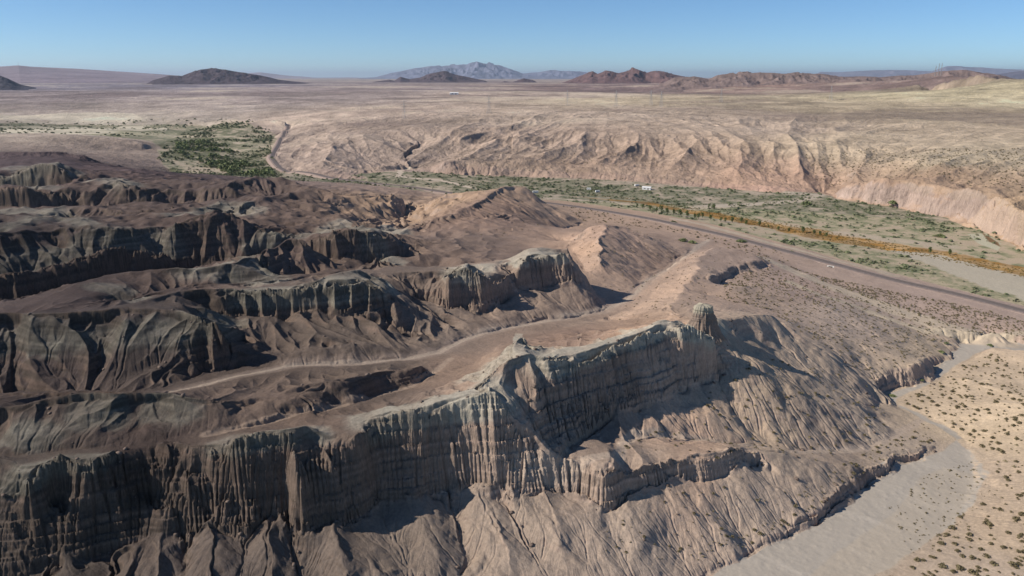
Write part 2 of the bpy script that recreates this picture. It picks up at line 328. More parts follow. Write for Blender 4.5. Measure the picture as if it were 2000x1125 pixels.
tb = SS-np.interp(TH, toeD[:, 0], toeD[:, 1]).astype(F4); band = sstep(.0, .10, tb)*(1-.55*sstep(.2, .4, tb)-.45*sstep(.5, .8, tb))*sstep(-.31, -.27, TH)
bandd = band*(.6+.4*vnoise(X/170, Y/170))
E = np.zeros(X.shape, F4); bx, by = -np.sin(TH+.5*vnoise(X/300, Y/300)), -np.cos(TH+.5*vnoise(X/300, Y/300)); kb = np.clip(band*1.5, 0, .85)
curx, cury = ux*(1-kb)-bx*kb, uy*(1-kb)-by*kb
relief = sstep(.06, .3, SL)*(1-.9*sstep(.8, 1.4, SLf))*sstep(5.1, 5.5, SS)*(1-sstep(6.75, 6.9, SS))*(1-sstep(-.06, .03, TH)*sstep(5.6, 5.8, SS)*.75)*sstep(.35, .1, TH)
flatl = [[at(*p) for p in q] for q in ([(330,768,33),(460,737,31.8),(560,717,31),(700,710,29.7),(800,702,28.6),(860,688,28),(950,650,26.5),(1020,635,25.5),(1100,622,24),(1215,590,22),(1265,550,20),(1340,500,17),(1385,468,12.5)],
  [(0,893,33.2),(200,880,33.6),(400,850,33.8),(560,815,32.8),(700,780,31.6),(800,755,30.4),(880,700,28.4)], [(830,770,32),(920,725,29.5),(1000,660,28),(1130,645,27.5),(1260,628,30)])]
for q, wq in zip(flatl, (10, 6, 9)):
    sb = (slice(*np.searchsorted(ds, [math.log(150), math.log(600)])), slice(None)); dq = np.full(DD.shape, 1e3, F4)
    for a_, b_ in zip(q[:-1], q[1:]):
        vx, vy = b_[0]-a_[0], b_[1]-a_[1]; t_ = np.clip(((X[sb]-a_[0])*vx+(Y[sb]-a_[1])*vy)/(vx*vx+vy*vy), 0, 1); dq[sb] = np.minimum(dq[sb], np.hypot(X[sb]-a_[0]-vx*t_, Y[sb]-a_[1]-vy*t_))
    relief = relief*sstep(wq*.4, wq*1.6, dq)
mid_ = sstep(5.38, 5.5, SS)*(1-sstep(6.3, 6.5, SS))*sstep(-.08, -.16, TH)
RIB = np.zeros(X.shape, F4)
for lam, amp in ((150, .05), (60, .075), (26, .085), (12, .10), (5.5, .10), (2.4, .105), (1.15, .08)):
    sd_x, sd_y = -cury, curx
    h, d = gullies(lam, sd_x, sd_y)
    vis = sstep(1.6, 3.4, lam/cell)
    small = 1.0
    if lam > 30: small = sstep(math.log(500), math.log(900), SS)
    if lam == 12: small = sstep(.1, .5, SL)*.8+.2
    if lam > 50: act = np.maximum(act, sstep(.03, .14, SL)*sstep(7.8, 8.0, SS))
    if lam < 3: small = .35+.65*sstep(.5, 1.3, SLf)
    if lam < 8: hh = (.3-1.75*(1-np.abs(h))**(1.3+.9*cliffy))*(1-cliffy+cliffy*np.clip(.62+.75*vnoise(X/9+lam, Y/9+H/14), .12, 1.25)); amp = amp*(.5+2.3*cliffy*(1 if lam < 4 else .45))
    else: hh = -np.abs(h)**.8*np.sign(h)*(1-.55*cliffy)
    if lam in (26, 12): E -= np.abs(h)**.8*relief*{26: 3.4, 12: 1.5}[lam]
    if lam == 12: E -= cliffy*mid_*np.abs(h)**.7*4.2
    if lam < 8: amp = amp*(1-.55*mid_)
    if lam > 50: hh = hh*(1+3*sstep(7.85, 8.1, SS))
    if lam > 20: E -= np.abs(h)**.85*bandd*{150: 18, 60: 6.5, 26: 2.4}[lam]
    E += hh*amp*lam*slc*act*vis*small*.62
    if lam < 7: RIB += h*vis*.5
    k = .9*vis*act*(1-.72*cliffy)
    curx = curx+d*sd_x*k; cury = cury+d*sd_y*k; n = np.sqrt(curx*curx+cury*cury)+1e-5; curx /= n; cury /= n
print('gullies', time.time()-T0)
rg = sstep(5.75, 5.95, SS)*(1-sstep(6.5, 6.75, SS))*sstep(.05, -.12, TH)*(1-.8*cliffy)
H = H+E-rg*2.8*np.clip(np.abs(fbm(X+.4*Y, Y, 62, 4, .5))*1.6, 0, 1)-rg*2.6*np.abs(fbm(X, Y, 16, 3, .5, TAB2))
H += (fbm(X, Y, 9.0, 5, .5)*.10+fbm(X+31, Y, 1.6, 2, .5)*.05*(DD < 500))
# running water: particles follow the fall line and cut channels
dth = th[1]-th[0]; rowh = np.gradient(ds).astype(F4)
NE = int(np.searchsorted(ds, math.log(2600)))
def water(H, npart, steps, k, smooth=1):
    A = np.zeros((NE, NCm)); Hf = H.ravel()
    r = rng.random(npart)*(NE-3)+1; c = rng.random(npart)*(NCm-3)+1; vr = np.zeros(npart); vc = np.zeros(npart)
    r = r.astype(F4); c = c.astype(F4); vr = vr.astype(F4); vc = vc.astype(F4); Af = np.zeros(NE*NCm)
    for _ in range(steps):
        ir = r.astype(np.int32); ic = c.astype(np.int32); i = ir*NCm+ic; fr = r-ir; fc = c-ic
        h00 = Hf[i]; h01 = Hf[i+1]; h10 = Hf[i+NCm]; h11 = Hf[i+NCm+1]
        q = rowh[ir]/F4(dth)
        g_c = (h01-h00)*(1-fr)+(h11-h10)*fr; g_r = ((h10-h00)*(1-fc)+(h11-h01)*fc)/q
        vr = .35*vr-g_r; vc = .35*vc-g_c; n = np.sqrt(vr*vr+vc*vc)+1e-7; vr /= n; vc /= n
        c = c+vc; r = r+vr/q
        c = np.clip(c, 1, NCm-3); r = np.clip(r, 1, NE-3)
        Af += np.bincount(i, minlength=NE*NCm)
    A = Af.reshape(NE, NCm).astype(F4); A = blur(A, smooth)/A.mean()
    return A
for rnd, (n_, st, k) in enumerate(((380000, 110, .19), (380000, 110, .18), (380000, 90, .13))):
    A = water(H, n_, st, k)
    gr = np.gradient(blur(H[:NE], 3)); cellm = DD[:NE]*F4(dth)
    s_ = np.sqrt((gr[1]/cellm)**2+(gr[0]/(DD[:NE]*rowh[:NE, None]))**2)
    cut = np.log1p(A*1.5)*np.clip(s_, .04, 1.8)*k*np.clip(cellm, .15, 1.6)*3.0
    fade = 1-sstep(math.log(1800), math.log(2500), SS[:NE])
    H[:NE] -= (cut-blur(cut, 30))*fade
FLOW = np.log1p(A)
print('water', time.time()-T0)
# plain roughness, small washes in the far plain
rough = 0
plainf = sstep(6.9, 7.6, SS)*(1-sstep(8.8, 9.2, SS))
rough = rough+plainf*(1-np.abs(fbm(X, Y*2.2, 300, 5, .55)))*5.0
steep = sstep(.9, 1.6, SLf)
# strata: ledges on the steep faces
zb = H*1.0+fbm(X, Y, 40, 2)*.5
H += steep*(SS < 5.8)*(vnoise(zb*2.6, X/30)*.62+vnoise(zb*1.1, X/50, TAB2)*.6)+steep*(SS >= 5.8)*vnoise(zb*.9, X/40)*.5
H += rough*(1-.0*steep)
print('detail', time.time()-T0)

# ray hit on the finished ground
def hit(px, py):
    x, y, k = ray(px, py); t = math.atan2(x, y); c = (t-th[0])/(th[1]-th[0]); c0 = int(np.clip(c, 0, NCm-2)); f = c-c0
    col = H[:, c0]*(1-f)+H[:, c0+1]*f; D = np.exp(ds); below = np.nonzero(CAMZ+k*D <= col)[0]
    i = below[0] if len(below) else NRm-1
    if i == 0: i = 1
    a = CAMZ+k*D[i-1]-col[i-1]; b = CAMZ+k*D[i]-col[i]; q = a/(a-b+1e-9); q = min(max(q, 0), 1); Dh = D[i-1]+(D[i]-D[i-1])*q
    return (x*Dh, y*Dh, CAMZ+k*Dh)
def ground(x, y):
    x = np.asarray(x, float); y = np.asarray(y, float)
    t = np.arctan2(x, y); s = .5*np.log(x*x+y*y); c = np.clip((t-th[0])/(th[1]-th[0]), 0, NCm-1.001); r = np.clip(np.interp(s, ds, np.arange(NRm)), 0, NRm-1.001)
    ic = c.astype(int); ir = r.astype(int); fc = c-ic; fr = r-ir
    return H[ir, ic]*(1-fr)*(1-fc)+H[ir, ic+1]*(1-fr)*fc+H[ir+1, ic]*fr*(1-fc)+H[ir+1, ic+1]*fr*fc
def inpoly(x, y, poly):
    r = np.zeros(np.shape(x), bool); n = len(poly)
    for i in range(n):
        x1, y1 = poly[i][:2]; x2, y2 = poly[(i+1) % n][:2]
        if y1 == y2: continue
        r ^= ((y1 > y) != (y2 > y)) & (x < (x2-x1)*(y-y1)/(y2-y1)+x1)
    return r
def P(*pts, z=None): return [at(p[0], p[1], z) if z is not None else hit(*p) for p in pts]
def distline(x, y, pts):
    d = np.full(np.shape(x), 1e9, F4)
    for a, b in zip(pts[:-1], pts[1:]):
        vx, vy = b[0]-a[0], b[1]-a[1]; t = np.clip(((x-a[0])*vx+(y-a[1])*vy)/(vx*vx+vy*vy+1e-9), 0, 1)
        d = np.minimum(d, np.hypot(x-a[0]-vx*t, y-a[1]-vy*t))
    return d
print('ready', time.time()-T0)
#@@PART2

# ------------------------------------------------------------------ colour of the ground (what it is made of, plus painted light and shade on caps and cliffs)
def lin(c):
    c = np.asarray(c, float)/255; return np.where(c <= .04045, c/12.92, ((c+.055)/1.055)**2.4)
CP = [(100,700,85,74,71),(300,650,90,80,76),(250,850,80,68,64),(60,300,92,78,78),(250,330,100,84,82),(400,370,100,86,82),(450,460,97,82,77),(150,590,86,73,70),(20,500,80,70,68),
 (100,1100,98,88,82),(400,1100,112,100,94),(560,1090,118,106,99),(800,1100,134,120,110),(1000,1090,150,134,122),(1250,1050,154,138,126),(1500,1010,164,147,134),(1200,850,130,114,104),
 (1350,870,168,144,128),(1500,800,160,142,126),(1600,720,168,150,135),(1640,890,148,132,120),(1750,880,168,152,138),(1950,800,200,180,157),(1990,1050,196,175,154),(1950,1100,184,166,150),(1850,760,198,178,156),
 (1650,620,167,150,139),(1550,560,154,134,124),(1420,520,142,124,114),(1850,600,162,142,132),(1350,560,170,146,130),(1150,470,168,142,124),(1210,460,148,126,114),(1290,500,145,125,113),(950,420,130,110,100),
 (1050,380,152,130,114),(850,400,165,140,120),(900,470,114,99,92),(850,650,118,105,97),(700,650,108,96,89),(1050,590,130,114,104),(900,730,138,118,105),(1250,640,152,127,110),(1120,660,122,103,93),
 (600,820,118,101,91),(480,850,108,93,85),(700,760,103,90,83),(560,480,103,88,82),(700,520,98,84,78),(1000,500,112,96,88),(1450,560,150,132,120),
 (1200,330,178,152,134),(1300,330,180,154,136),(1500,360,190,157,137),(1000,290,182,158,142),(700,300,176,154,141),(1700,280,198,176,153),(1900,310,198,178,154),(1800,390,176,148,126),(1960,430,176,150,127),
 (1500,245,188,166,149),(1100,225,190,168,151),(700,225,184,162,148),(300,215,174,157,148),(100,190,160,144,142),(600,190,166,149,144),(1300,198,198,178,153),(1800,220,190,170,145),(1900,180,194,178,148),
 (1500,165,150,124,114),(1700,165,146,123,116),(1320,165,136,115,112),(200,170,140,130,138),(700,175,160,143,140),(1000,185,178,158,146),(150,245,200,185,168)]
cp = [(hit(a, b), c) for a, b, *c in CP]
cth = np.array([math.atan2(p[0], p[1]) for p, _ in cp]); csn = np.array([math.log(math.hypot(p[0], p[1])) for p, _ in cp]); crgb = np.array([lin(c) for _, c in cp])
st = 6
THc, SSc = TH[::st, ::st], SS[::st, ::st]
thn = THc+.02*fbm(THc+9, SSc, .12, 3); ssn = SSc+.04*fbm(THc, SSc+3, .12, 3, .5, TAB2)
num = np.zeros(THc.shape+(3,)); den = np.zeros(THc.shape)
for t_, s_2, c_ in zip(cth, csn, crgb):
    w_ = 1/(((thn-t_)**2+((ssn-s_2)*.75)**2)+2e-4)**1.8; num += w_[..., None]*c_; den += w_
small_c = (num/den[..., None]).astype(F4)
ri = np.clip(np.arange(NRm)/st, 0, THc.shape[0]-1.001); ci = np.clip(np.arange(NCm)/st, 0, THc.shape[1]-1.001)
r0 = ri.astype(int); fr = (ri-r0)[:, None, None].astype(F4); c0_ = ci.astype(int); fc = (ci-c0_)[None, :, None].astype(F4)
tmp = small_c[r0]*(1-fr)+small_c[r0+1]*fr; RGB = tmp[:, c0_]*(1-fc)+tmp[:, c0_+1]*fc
del tmp
def mix(mask, rgb, raw=False):
    global RGB
    c = np.asarray(rgb, F4) if raw else lin(rgb).astype(F4); RGB += (c-RGB)*mask[..., None]
def mul(f):
    global RGB
    RGB *= f[..., None]
slope = np.hypot(*[g for g in (np.gradient(H)[1]/(DD*F4(dth)), np.gradient(H)[0]/(DD*rowh[:, None]))])
n1 = fbm(X, Y, 30, 4); n2 = fbm(X, Y, 6, 4, .6, TAB2); n3 = fbm(TH, SS, .02, 5, .6)
near = DD < 1000
# bare mudstone on cliffs: banded, near walls darkened in the colour to deepen shade
cl = sstep(.75, 1.35, slope)*near
gl = RGB.mean(-1, keepdims=True); RGB += (gl*np.array([1.27, .965, .80], F4)-RGB)*cl[..., None]*.9; del gl
zw = H+.6*fbm(X, Y, 35, 2)
bands = .5+.5*vnoise(zw*1.15, zw*0+3.3); bands2 = vnoise(zw*3.1, zw*0+9.1, TAB2)
mul(1+cl*(-.12*(SS < 6.3)+.34*(bands-.5)+.24*bands2))
# pinkish bed low in the section
mix(cl*sstep(.6, .85, bands)*.22*near, (150, 124, 112))
# pale rills and washed foot slopes
Fl = np.zeros(H.shape, F4); Fl[:NE] = FLOW
mul(1+.12*sstep(1.2, 3.5, Fl)*near)
mul(1+.10*n1+.10*n2+.16*n3*(~near))
# green-grey claystone caps on the crests
G = [([ (720,812),(780,800),(850,788),(930,772),(962,764)], 6, 5.5), ([(940,735),(985,700),(1015,660),(1035,688),(1075,700)], 6, 5), ([(1112,700),(1150,690),(1200,674),(1250,655),(1295,636),(1345,640),(1395,643)], 9, 3.2),
     ([(445,872),(500,848),(560,848),(605,838)], 4.5, 3.2), ([(35,938),(92,915)], 4, 3), ([(165,903),(188,898)], 3, 2.5),
     ([(1022,500),(1051,496),(1078,499),(1103,497)], 9, 3.5), ([(897,526),(930,524)], 7, 4), ([(738,500),(762,512)], 7, 3),
     ([(600,462),(640,450),(673,440),(715,444),(757,447),(772,453)], 8, 4.5), ([(450,512),(497,494),(530,476),(572,463)], 7, 4), ([(385,526),(450,512),(500,520),(530,545)], 7, 4),
     ([(0,527),(70,510),(157,489),(252,468),(305,476),(336,486)], 6, 5), ([(0,447),(122,431),(168,438)], 6, 4), ([(350,419),(441,406),(470,406),(490,416)], 9, 5),
     ([(0,358),(49,355),(82,364)], 10, 7), ([(38,325),(70,321),(105,319),(126,327)], 12, 7), ([(196,349),(217,348),(243,356)], 10, 6), ([(0,415),(40,408),(75,409),(117,422)], 10, 5),
     ([(380,617),(432,628)], 6, 5), ([(160,655),(200,665),(250,650)], 5, 5), ([(280,640),(345,650)], 5, 5), ([(20,665),(60,665),(110,668)], 5, 4), ([(480,572),(560,575),(620,572),(700,562),(745,550)], 7, 4.5),
     ([(170,805),(215,810)], 4, 4), ([(310,800),(350,806)], 4, 3), ([(35,845),(75,850)], 4, 3), ([(440,550),(500,545),(540,552)], 6, 5), ([(200,560),(240,570),(280,585)], 5, 4), ([(985,690),(1010,665)], 4, 4)]
cap = np.zeros(H.shape, F4)
for pts, rad, dep in G:
    w3 = [hit(*p) for p in pts]; a = np.array(w3); r = rad*1.7
    t = np.arctan2(a[:, 0], a[:, 1]); s3 = .5*np.log(a[:, 0]**2+a[:, 1]**2); Dm = math.exp(s3.mean())
    c1, c2 = np.searchsorted(th, [t.min()-r/Dm*1.3, t.max()+r/Dm*1.3]); r1, r2 = np.searchsorted(ds, [s3.min()-r/Dm*1.4, s3.max()+r/Dm*1.4])
    sub = (slice(r1, r2), slice(c1, c2)); d = distline(X[sub], Y[sub], w3); zt = a[:, 2].max()
    zl = np.interp(TH[sub].ravel(), t[np.argsort(t)], a[np.argsort(t), 2]).reshape(d.shape)
    mk = sstep(r, rad*.7, d+n2[sub]*2)*sstep(-dep*1.15, -dep*.8, H[sub]-zl+n2[sub]*1.0)
    cap[sub] = np.maximum(cap[sub], mk)
capc = cap*(.80+.2*n2)
lum = RGB.mean(-1, keepdims=True); RGB += (np.clip(lum*np.array([1.24, 1.18, 1.0], F4), .05, .42)*1.25-RGB)*np.clip(capc*.8, 0, 1)[..., None]; del lum
mul(1+cap*(.22*(vnoise(zw*1.6, zw*0+1.7)))+cap*sstep(.9, .3, slope)*.6)  # bedding bands; flat cap tops lightened in the colour, as if sunlit
# washes
wash_poly = [at(*p) for p in [(1300,1180,0),(1400,1112,0),(1470,1078,0),(1540,1050,0),(1600,1018,0),(1650,985,.3),(1690,945,.5),(1740,912,.6),(1800,893,.8),(1838,878,1),(1875,855,1.1),(1850,835,1.2),(1790,805,1.3),(1740,785,1.5),(1728,772,1.7),(1770,758,1.8),(1800,746,1.9),(1826,728,2),(1846,700,2.2),(1852,685,2.4),(1880,669,2.6),(1920,662,2.8),(2000,672,3),(2100,690,3),(2250,712,3),
   (2250,730,3.2),(2100,707,3.2),(1990,692,3),(1925,684,2.7),(1880,705,2.4),(1850,727,2.1),(1800,757,1.9),(1748,779,1.7),(1755,793,1.6),(1790,812,1.4),(1830,832,1.3),(1872,860,1.1),(1900,890,1),(1925,930,.8),(1905,985,.6),(1860,1030,.4),(1800,1070,.2),(1740,1105,.1),(1690,1135,0),(1600,1230,0)]]
wash = inpoly(X+.8*n2, Y+.8*n1, wash_poly) & (DD < 420)
wf = blur(wash.astype(F4), 3)
wf = wf*(1-sstep(.25, .6, blur(slope.astype(F4), 1)))
mix(wf*.95, (172, 164, 156)); mul(1+wf*(.17*fbm(X*.8+Y*.6+n1*3, (Y*.8-X*.6)*.25+n1, 5, 4, .6)+.05*fbm(X, Y, 1.0, 3)))
bar = inpoly(X+n2, Y+n2, [at(*p) for p in [(1930,880,1),(1905,960,.8),(1850,1030,.4),(1760,1100,.1),(1650,1200,0),(1500,1200,0),(1620,1090,0),(1750,1000,.3),(1800,930,.7)]]) & (DD < 260)
mix(blur(bar.astype(F4), 8)*.45, (190, 176, 160))
cw = [at(*p) for p in [(330,768,33),(400,752,32.4),(460,737,31.8),(560,717,31),(700,710,29.7),(800,702,28.6),(860,688,28),(900,665,27.2),(950,650,26.5),(1020,635,25.5),(1100,622,24),(1180,608,22.5),(1215,590,22),(1240,570,21),(1265,550,20),(1320,520,18),(1342,500,17),(1362,482,15.5),(1385,468,12.5)]]
sel = (DD > 170) & (DD < 560)
def track(pts, wd, rgb, k=1.0, soft=.6, lo=0, hi=1e9):
    d = np.full(H.shape, 1e6, F4); a = np.array(pts); Dq = np.hypot(a[:, 0], a[:, 1]); t = np.arctan2(a[:, 0], a[:, 1])
    r1, r2 = np.searchsorted(ds, [math.log(Dq.min()-wd*4), math.log(Dq.max()+wd*4)]); c1, c2 = np.searchsorted(th, [t.min()-wd*4/Dq.min(), t.max()+wd*4/Dq.min()])
    sb = (slice(max(r1, 0), r2), slice(c1, c2)); d[sb] = distline(X[sb]+wd*.35*n2[sb], Y[sb]+wd*.35*n1[sb], pts)
    mix(sstep(wd*(1+soft), wd*(1-soft*.6), d)*k, rgb); return d
track(cw, 3.0, (146, 130, 120), .7); track([(p[0]+1.2*math.sin(i*2.1), p[1]+1.2*math.cos(i*1.7), p[2]) for i, p in enumerate(cw)], .9, (176, 160, 147), .7); track([(p[0]-1.5*math.sin(i*1.4), p[1]+1.4*math.cos(i*2.3), p[2]) for i, p in enumerate(cw)], .7, (172, 156, 143), .6)
track([at(*p) for p in [(400,852,33.8),(560,818,32.8),(640,800,32.2),(700,783,31.6),(800,757,30.4),(850,727,29.2),(880,700,28.4)]], 1.0, (165, 145, 130), .7)
track([hit(*p) for p in [(1010,925),(1120,915),(1205,900),(1215,870),(1240,850),(1300,853),(1350,856),(1450,868),(1520,876),(1600,882),(1690,876),(1745,850),(1800,820)]], 1.3, (188, 170, 156), .75)
# river plain: sand, low green scrub, the rust-coloured wet strip, the pale dry bed
RV = [(1100,392,7),(1250,412,6.5),(1400,440,6),(1550,480,5),(1700,522,4),(1850,560,3),(2000,598,2.5),(2200,645,2),(2250,570,1.5),(2150,540,1.5),(2000,490,2),(1965,470,2),(1930,450,2),(1850,425,2.5),(1750,405,3),(1640,388,4),(1600,376,4.5),(1500,376,4),(1400,368,4.5),(1300,360,5),(1200,352,6),(1100,348,7),(1000,345,8),(900,340,11),(830,336,12),(760,337,12),(640,350,12),(560,330,12),(528,305,13),(545,262,15),(450,246,14),(300,246,13),(100,245,13),(-100,246,14),(-100,275,12),(150,275,12),(300,290,10),(320,330,9),(400,365,8),(540,370,8),(700,368,8),(900,384,8),(1000,392,7.5)]
river = inpoly(X, Y, [at(*p) for p in RV]) & (DD > 380); rf_ = blur(river.astype(F4), 2)*(1-sstep(.12, .3, blur(slope.astype(F4), 2)))
veg = fbm(X+.6*Y, Y, 60, 5, .6); veg2 = fbm(X, Y, 9, 4, .65, TAB2)
mix(rf_, (180, 163, 143))
gr_ = sstep(-.5, .1, veg*.6+veg2*.75+.38)*rf_
veg3 = fbm(X+9, Y, 5, 3, .7); gr_ *= 1-.5*sstep(.2, .6, veg3); mix(gr_*.9, (124, 122, 98)); mix(gr_*sstep(.1, .7, veg2+.4*veg)*.75, (100, 106, 80))
leftv = inpoly(X, Y, [at(*p) for p in [(285,352,9),(310,300,9),(350,262,11),(430,250,12),(535,262,12),(530,300,11),(545,330,9),(560,352,9),(420,372,8)]])
lf = blur((leftv & river).astype(F4), 6); mix(lf*sstep(-.5, .1, veg+veg2*.5)*.75, (98, 98, 72))
mix(blur((inpoly(X+6*n2, Y+12*n1, [at(*p) for p in [(335,360,8),(365,328,8.5),(430,330,8.5),(465,352,8.5),(430,366,8)]])).astype(F4), 3)*.9, (186, 168, 148))
rust = [at(*p) for p in [(1120,382,6),(1250,396,5.5),(1350,418,4.5),(1450,437,4),(1600,468,3),(1700,482,2.5),(1850,510,2),(2000,542,1.5),(2200,585,1),(2200,556,1),(2000,520,1.5),(1850,492,2),(1700,468,2.5),(1600,448,3),(1480,430,4),(1380,412,4.5),(1250,392,5.5)]]
ru = blur(inpoly(X+3*n2, Y+5*n1, rust).astype(F4), 2); mix(ru*1.0*(.75+.35*np.clip(veg2+.3, 0, 1)), (140, 108, 62)); mul(1+ru*.25*fbm(X*.86+Y*.5, (Y*.86-X*.5), 14, 3))
mix(ru*sstep(1180/1e3, .3, np.abs(TH-.18)*6)*.0, (110, 112, 70))
pale = [at(*p) for p in [(1740,488,2.2),(1850,500,2),(2000,545,1.2),(2200,590,1),(2200,640,1),(2000,592,1.3),(1900,555,1.8),(1830,525,2)]]
pl = blur(inpoly(X+3*n2, Y+4*n1, pale).astype(F4), 2); mix(pl*.97, (192, 182, 166))
for q in ([(1540,378,4),(1600,380,4),(1560,392,4),(1480,398,4),(1350,405,4.5)], [(1640,455,3),(1760,470,2.5),(1850,482,2)]): track([at(*p) for p in q], 7, (198, 182, 164), .75)
ps = blur(inpoly(X, Y, [at(*p) for p in [(1890,458,2),(1925,456,2),(1955,476,2),(1950,490,2),(1910,476,2)]]).astype(F4), 1); mix(ps*.9, (196, 192, 172)); mix(blur(inpoly(X, Y, [at(*p) for p in [(1915,452,2),(1950,474,2),(1955,483,2),(1930,472,2)]]).astype(F4), 1), (110, 88, 66))
# bleached flats far left
lfl = sstep(.35, .9, fbm(X, Y*1.5, 260, 4, .6)+.75)*inpoly(X, Y, [at(*p) for p in [(-200,285,11),(300,285,10),(330,255,11),(260,232,16),(100,225,20),(-200,228,20)]]); mix(lfl*.7, (214, 200, 180))
# far plain: patchwork of pale fans and darker varnish, stretched along the washes
fp = sstep(6.95, 7.4, SS); pw = fbm(X*.9+Y*.3, Y, 420, 6, .62); pw2 = fbm(X, Y, 90, 5, .65, TAB2)
mul(1+fp*(.30*np.clip(pw, -1, 1)+.16*pw2)); mix(fp*sstep(.35, 1.0, pw+.3*pw2)*.35, (215, 198, 172)); mix(fp*sstep(.3, 1.0, -pw+.3*pw2)*.30, (132, 112, 112))
tb2 = sstep(.05, .14, tb)*(1-sstep(.2, .5, tb)); 
mul(1-.10*band*sstep(.3, .9, pw2+.3))
redf = band*sstep(.13, .03, tb)*sstep(.0, .1, TH); mix(redf*.25, (184, 146, 124))
# tracks
for q, wd in (([(779,345,12),(783,333,13),(800,322,15),(807,316,17)], 3.2), ([(779,345,11),(800,349,10),(860,353,9),(925,367,8)], 3.2), ([(1060,385,7.5),(1150,391,7),(1200,394,6),(1238,402,6)], 1.8),
              ([(1320,430,7),(1400,446,6.5),(1500,475,6),(1600,503,5),(1700,525,4.5),(1740,538,4.5)], 5), ([(1470,505,14),(1560,545,11),(1650,578,10),(1740,604,9.5),(1850,640,8),(1950,654,7)], 7)):
    track([at(*p) for p in q], wd, (206, 188, 168), .9, .3)
for q, wd in (([(1118,200),(1170,204),(1190,208),(1215,207)], 7), ([(880,193),(895,196),(960,196)], 6), ([(700,173),(760,174)], 12), ([(1370,165),(1380,163)], 4), ([(1540,550),(1600,575),(1700,610),(1800,645),(1900,655),(2000,650)], 2.5)):
    track([hit(*p) for p in q], wd, (208, 192, 170), .7, .4)
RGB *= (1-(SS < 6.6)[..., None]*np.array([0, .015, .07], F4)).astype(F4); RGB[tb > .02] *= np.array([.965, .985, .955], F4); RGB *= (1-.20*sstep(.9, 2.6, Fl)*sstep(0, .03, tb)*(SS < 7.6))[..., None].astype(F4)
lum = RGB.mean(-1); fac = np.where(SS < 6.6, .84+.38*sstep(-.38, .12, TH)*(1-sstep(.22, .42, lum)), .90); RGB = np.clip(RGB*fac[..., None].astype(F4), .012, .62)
print('colour', time.time()-T0)

# ------------------------------------------------------------------ materials
def mat(name, rgb, rough=.9, metal=0):
    m = bpy.data.materials.new(name); m.use_nodes = True; b = m.node_tree.nodes['Principled BSDF']
    b.inputs['Base Color'].default_value = (*rgb, 1); b.inputs['Roughness'].default_value = rough; b.inputs['Metallic'].default_value = metal
    b.inputs['Specular IOR Level'].default_value = .15
    return m
def vary(m, scale, amt, bump=0, bscale=None, bdist=.1, attr=None):
    """procedural mottling over a colour (or a colour attribute), with bump"""
    n = m.node_tree; b = n.nodes['Principled BSDF']; tc = n.nodes.new('ShaderNodeTexCoord')
    no = n.nodes.new('ShaderNodeTexNoise'); no.inputs['Scale'].default_value = scale; no.inputs['Detail'].default_value = 6; no.inputs['Roughness'].default_value = .65
    n.links.new(tc.outputs['Object'], no.inputs['Vector'])
    mr = n.nodes.new('ShaderNodeMapRange'); mr.inputs[1].default_value = .3; mr.inputs[2].default_value = .7; mr.inputs[3].default_value = 1-amt; mr.inputs[4].default_value = 1+amt
    n.links.new(no.outputs['Fac'], mr.inputs[0])
    vm = n.nodes.new('ShaderNodeVectorMath'); vm.operation = 'SCALE'; n.links.new(mr.outputs[0], vm.inputs['Scale'])
    if attr:
        at_ = n.nodes.new('ShaderNodeAttribute'); at_.attribute_name = attr; n.links.new(at_.outputs['Color'], vm.inputs[0])
    else: vm.inputs[0].default_value = b.inputs['Base Color'].default_value[:3]
    n.links.new(vm.outputs[0], b.inputs['Base Color'])
    if bump:
        n2_ = n.nodes.new('ShaderNodeTexNoise'); n2_.inputs['Scale'].default_value = bscale or scale*2; n2_.inputs['Detail'].default_value = 5; n2_.inputs['Roughness'].default_value = .7
        n.links.new(tc.outputs['Object'], n2_.inputs['Vector'])
        bp = n.nodes.new('ShaderNodeBump'); bp.inputs['Strength'].default_value = bump; bp.inputs['Distance'].default_value = bdist
        n.links.new(n2_.outputs['Fac'], bp.inputs['Height']); n.links.new(bp.outputs[0], b.inputs['Normal'])
    return m
MG = vary(mat('bare_ground', (.3, .25, .2)), 1.3, .20, .75, 2.6, .30, 'rock')
MFAR = vary(mat('far_ground', (.3, .25, .2)), .05, .14, .8, .09, 6.0, 'rock')
MW = vary(mat('wash_gravel', (.4, .35, .33)), 2.0, .07, .5, 3.0, .12, 'rock')
def gridmesh(name, mask, m):
    idx = np.arange(NRm*NCm).reshape(NRm, NCm)
    q = np.stack([idx[:-1, :-1], idx[:-1, 1:], idx[1:, 1:], idx[1:, :-1]], -1)[mask].reshape(-1, 4)
    flag = np.zeros(NRm*NCm, bool); flag[q.ravel()] = True; used = np.nonzero(flag)[0]; rem = np.zeros(NRm*NCm, np.int32); rem[used] = np.arange(len(used))
    me = bpy.data.meshes.new(name); me.vertices.add(len(used)); co = np.stack([X.ravel()[used], Y.ravel()[used], H.ravel()[used]], -1).astype(F4)
    me.vertices.foreach_set('co', co.ravel()); n = len(q); me.loops.add(n*4); me.loops.foreach_set('vertex_index', rem[q.ravel()])
    me.polygons.add(n); me.polygons.foreach_set('loop_start', np.arange(0, n*4, 4, dtype=np.int32)); me.polygons.foreach_set('use_smooth', np.ones(n, bool))
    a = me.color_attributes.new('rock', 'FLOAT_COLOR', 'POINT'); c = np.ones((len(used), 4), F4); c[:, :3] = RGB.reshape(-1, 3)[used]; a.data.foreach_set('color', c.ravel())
    me.update(calc_edges=True); o = bpy.data.objects.new(name, me); COL.objects.link(o); me.materials.append(m); o['kind'] = 'structure'
    return o
c_ = lambda A: A[:-1, :-1]
K = np.zeros((NRm-1, NCm-1), np.int8)
K[c_(SS) > math.log(800)] = 4
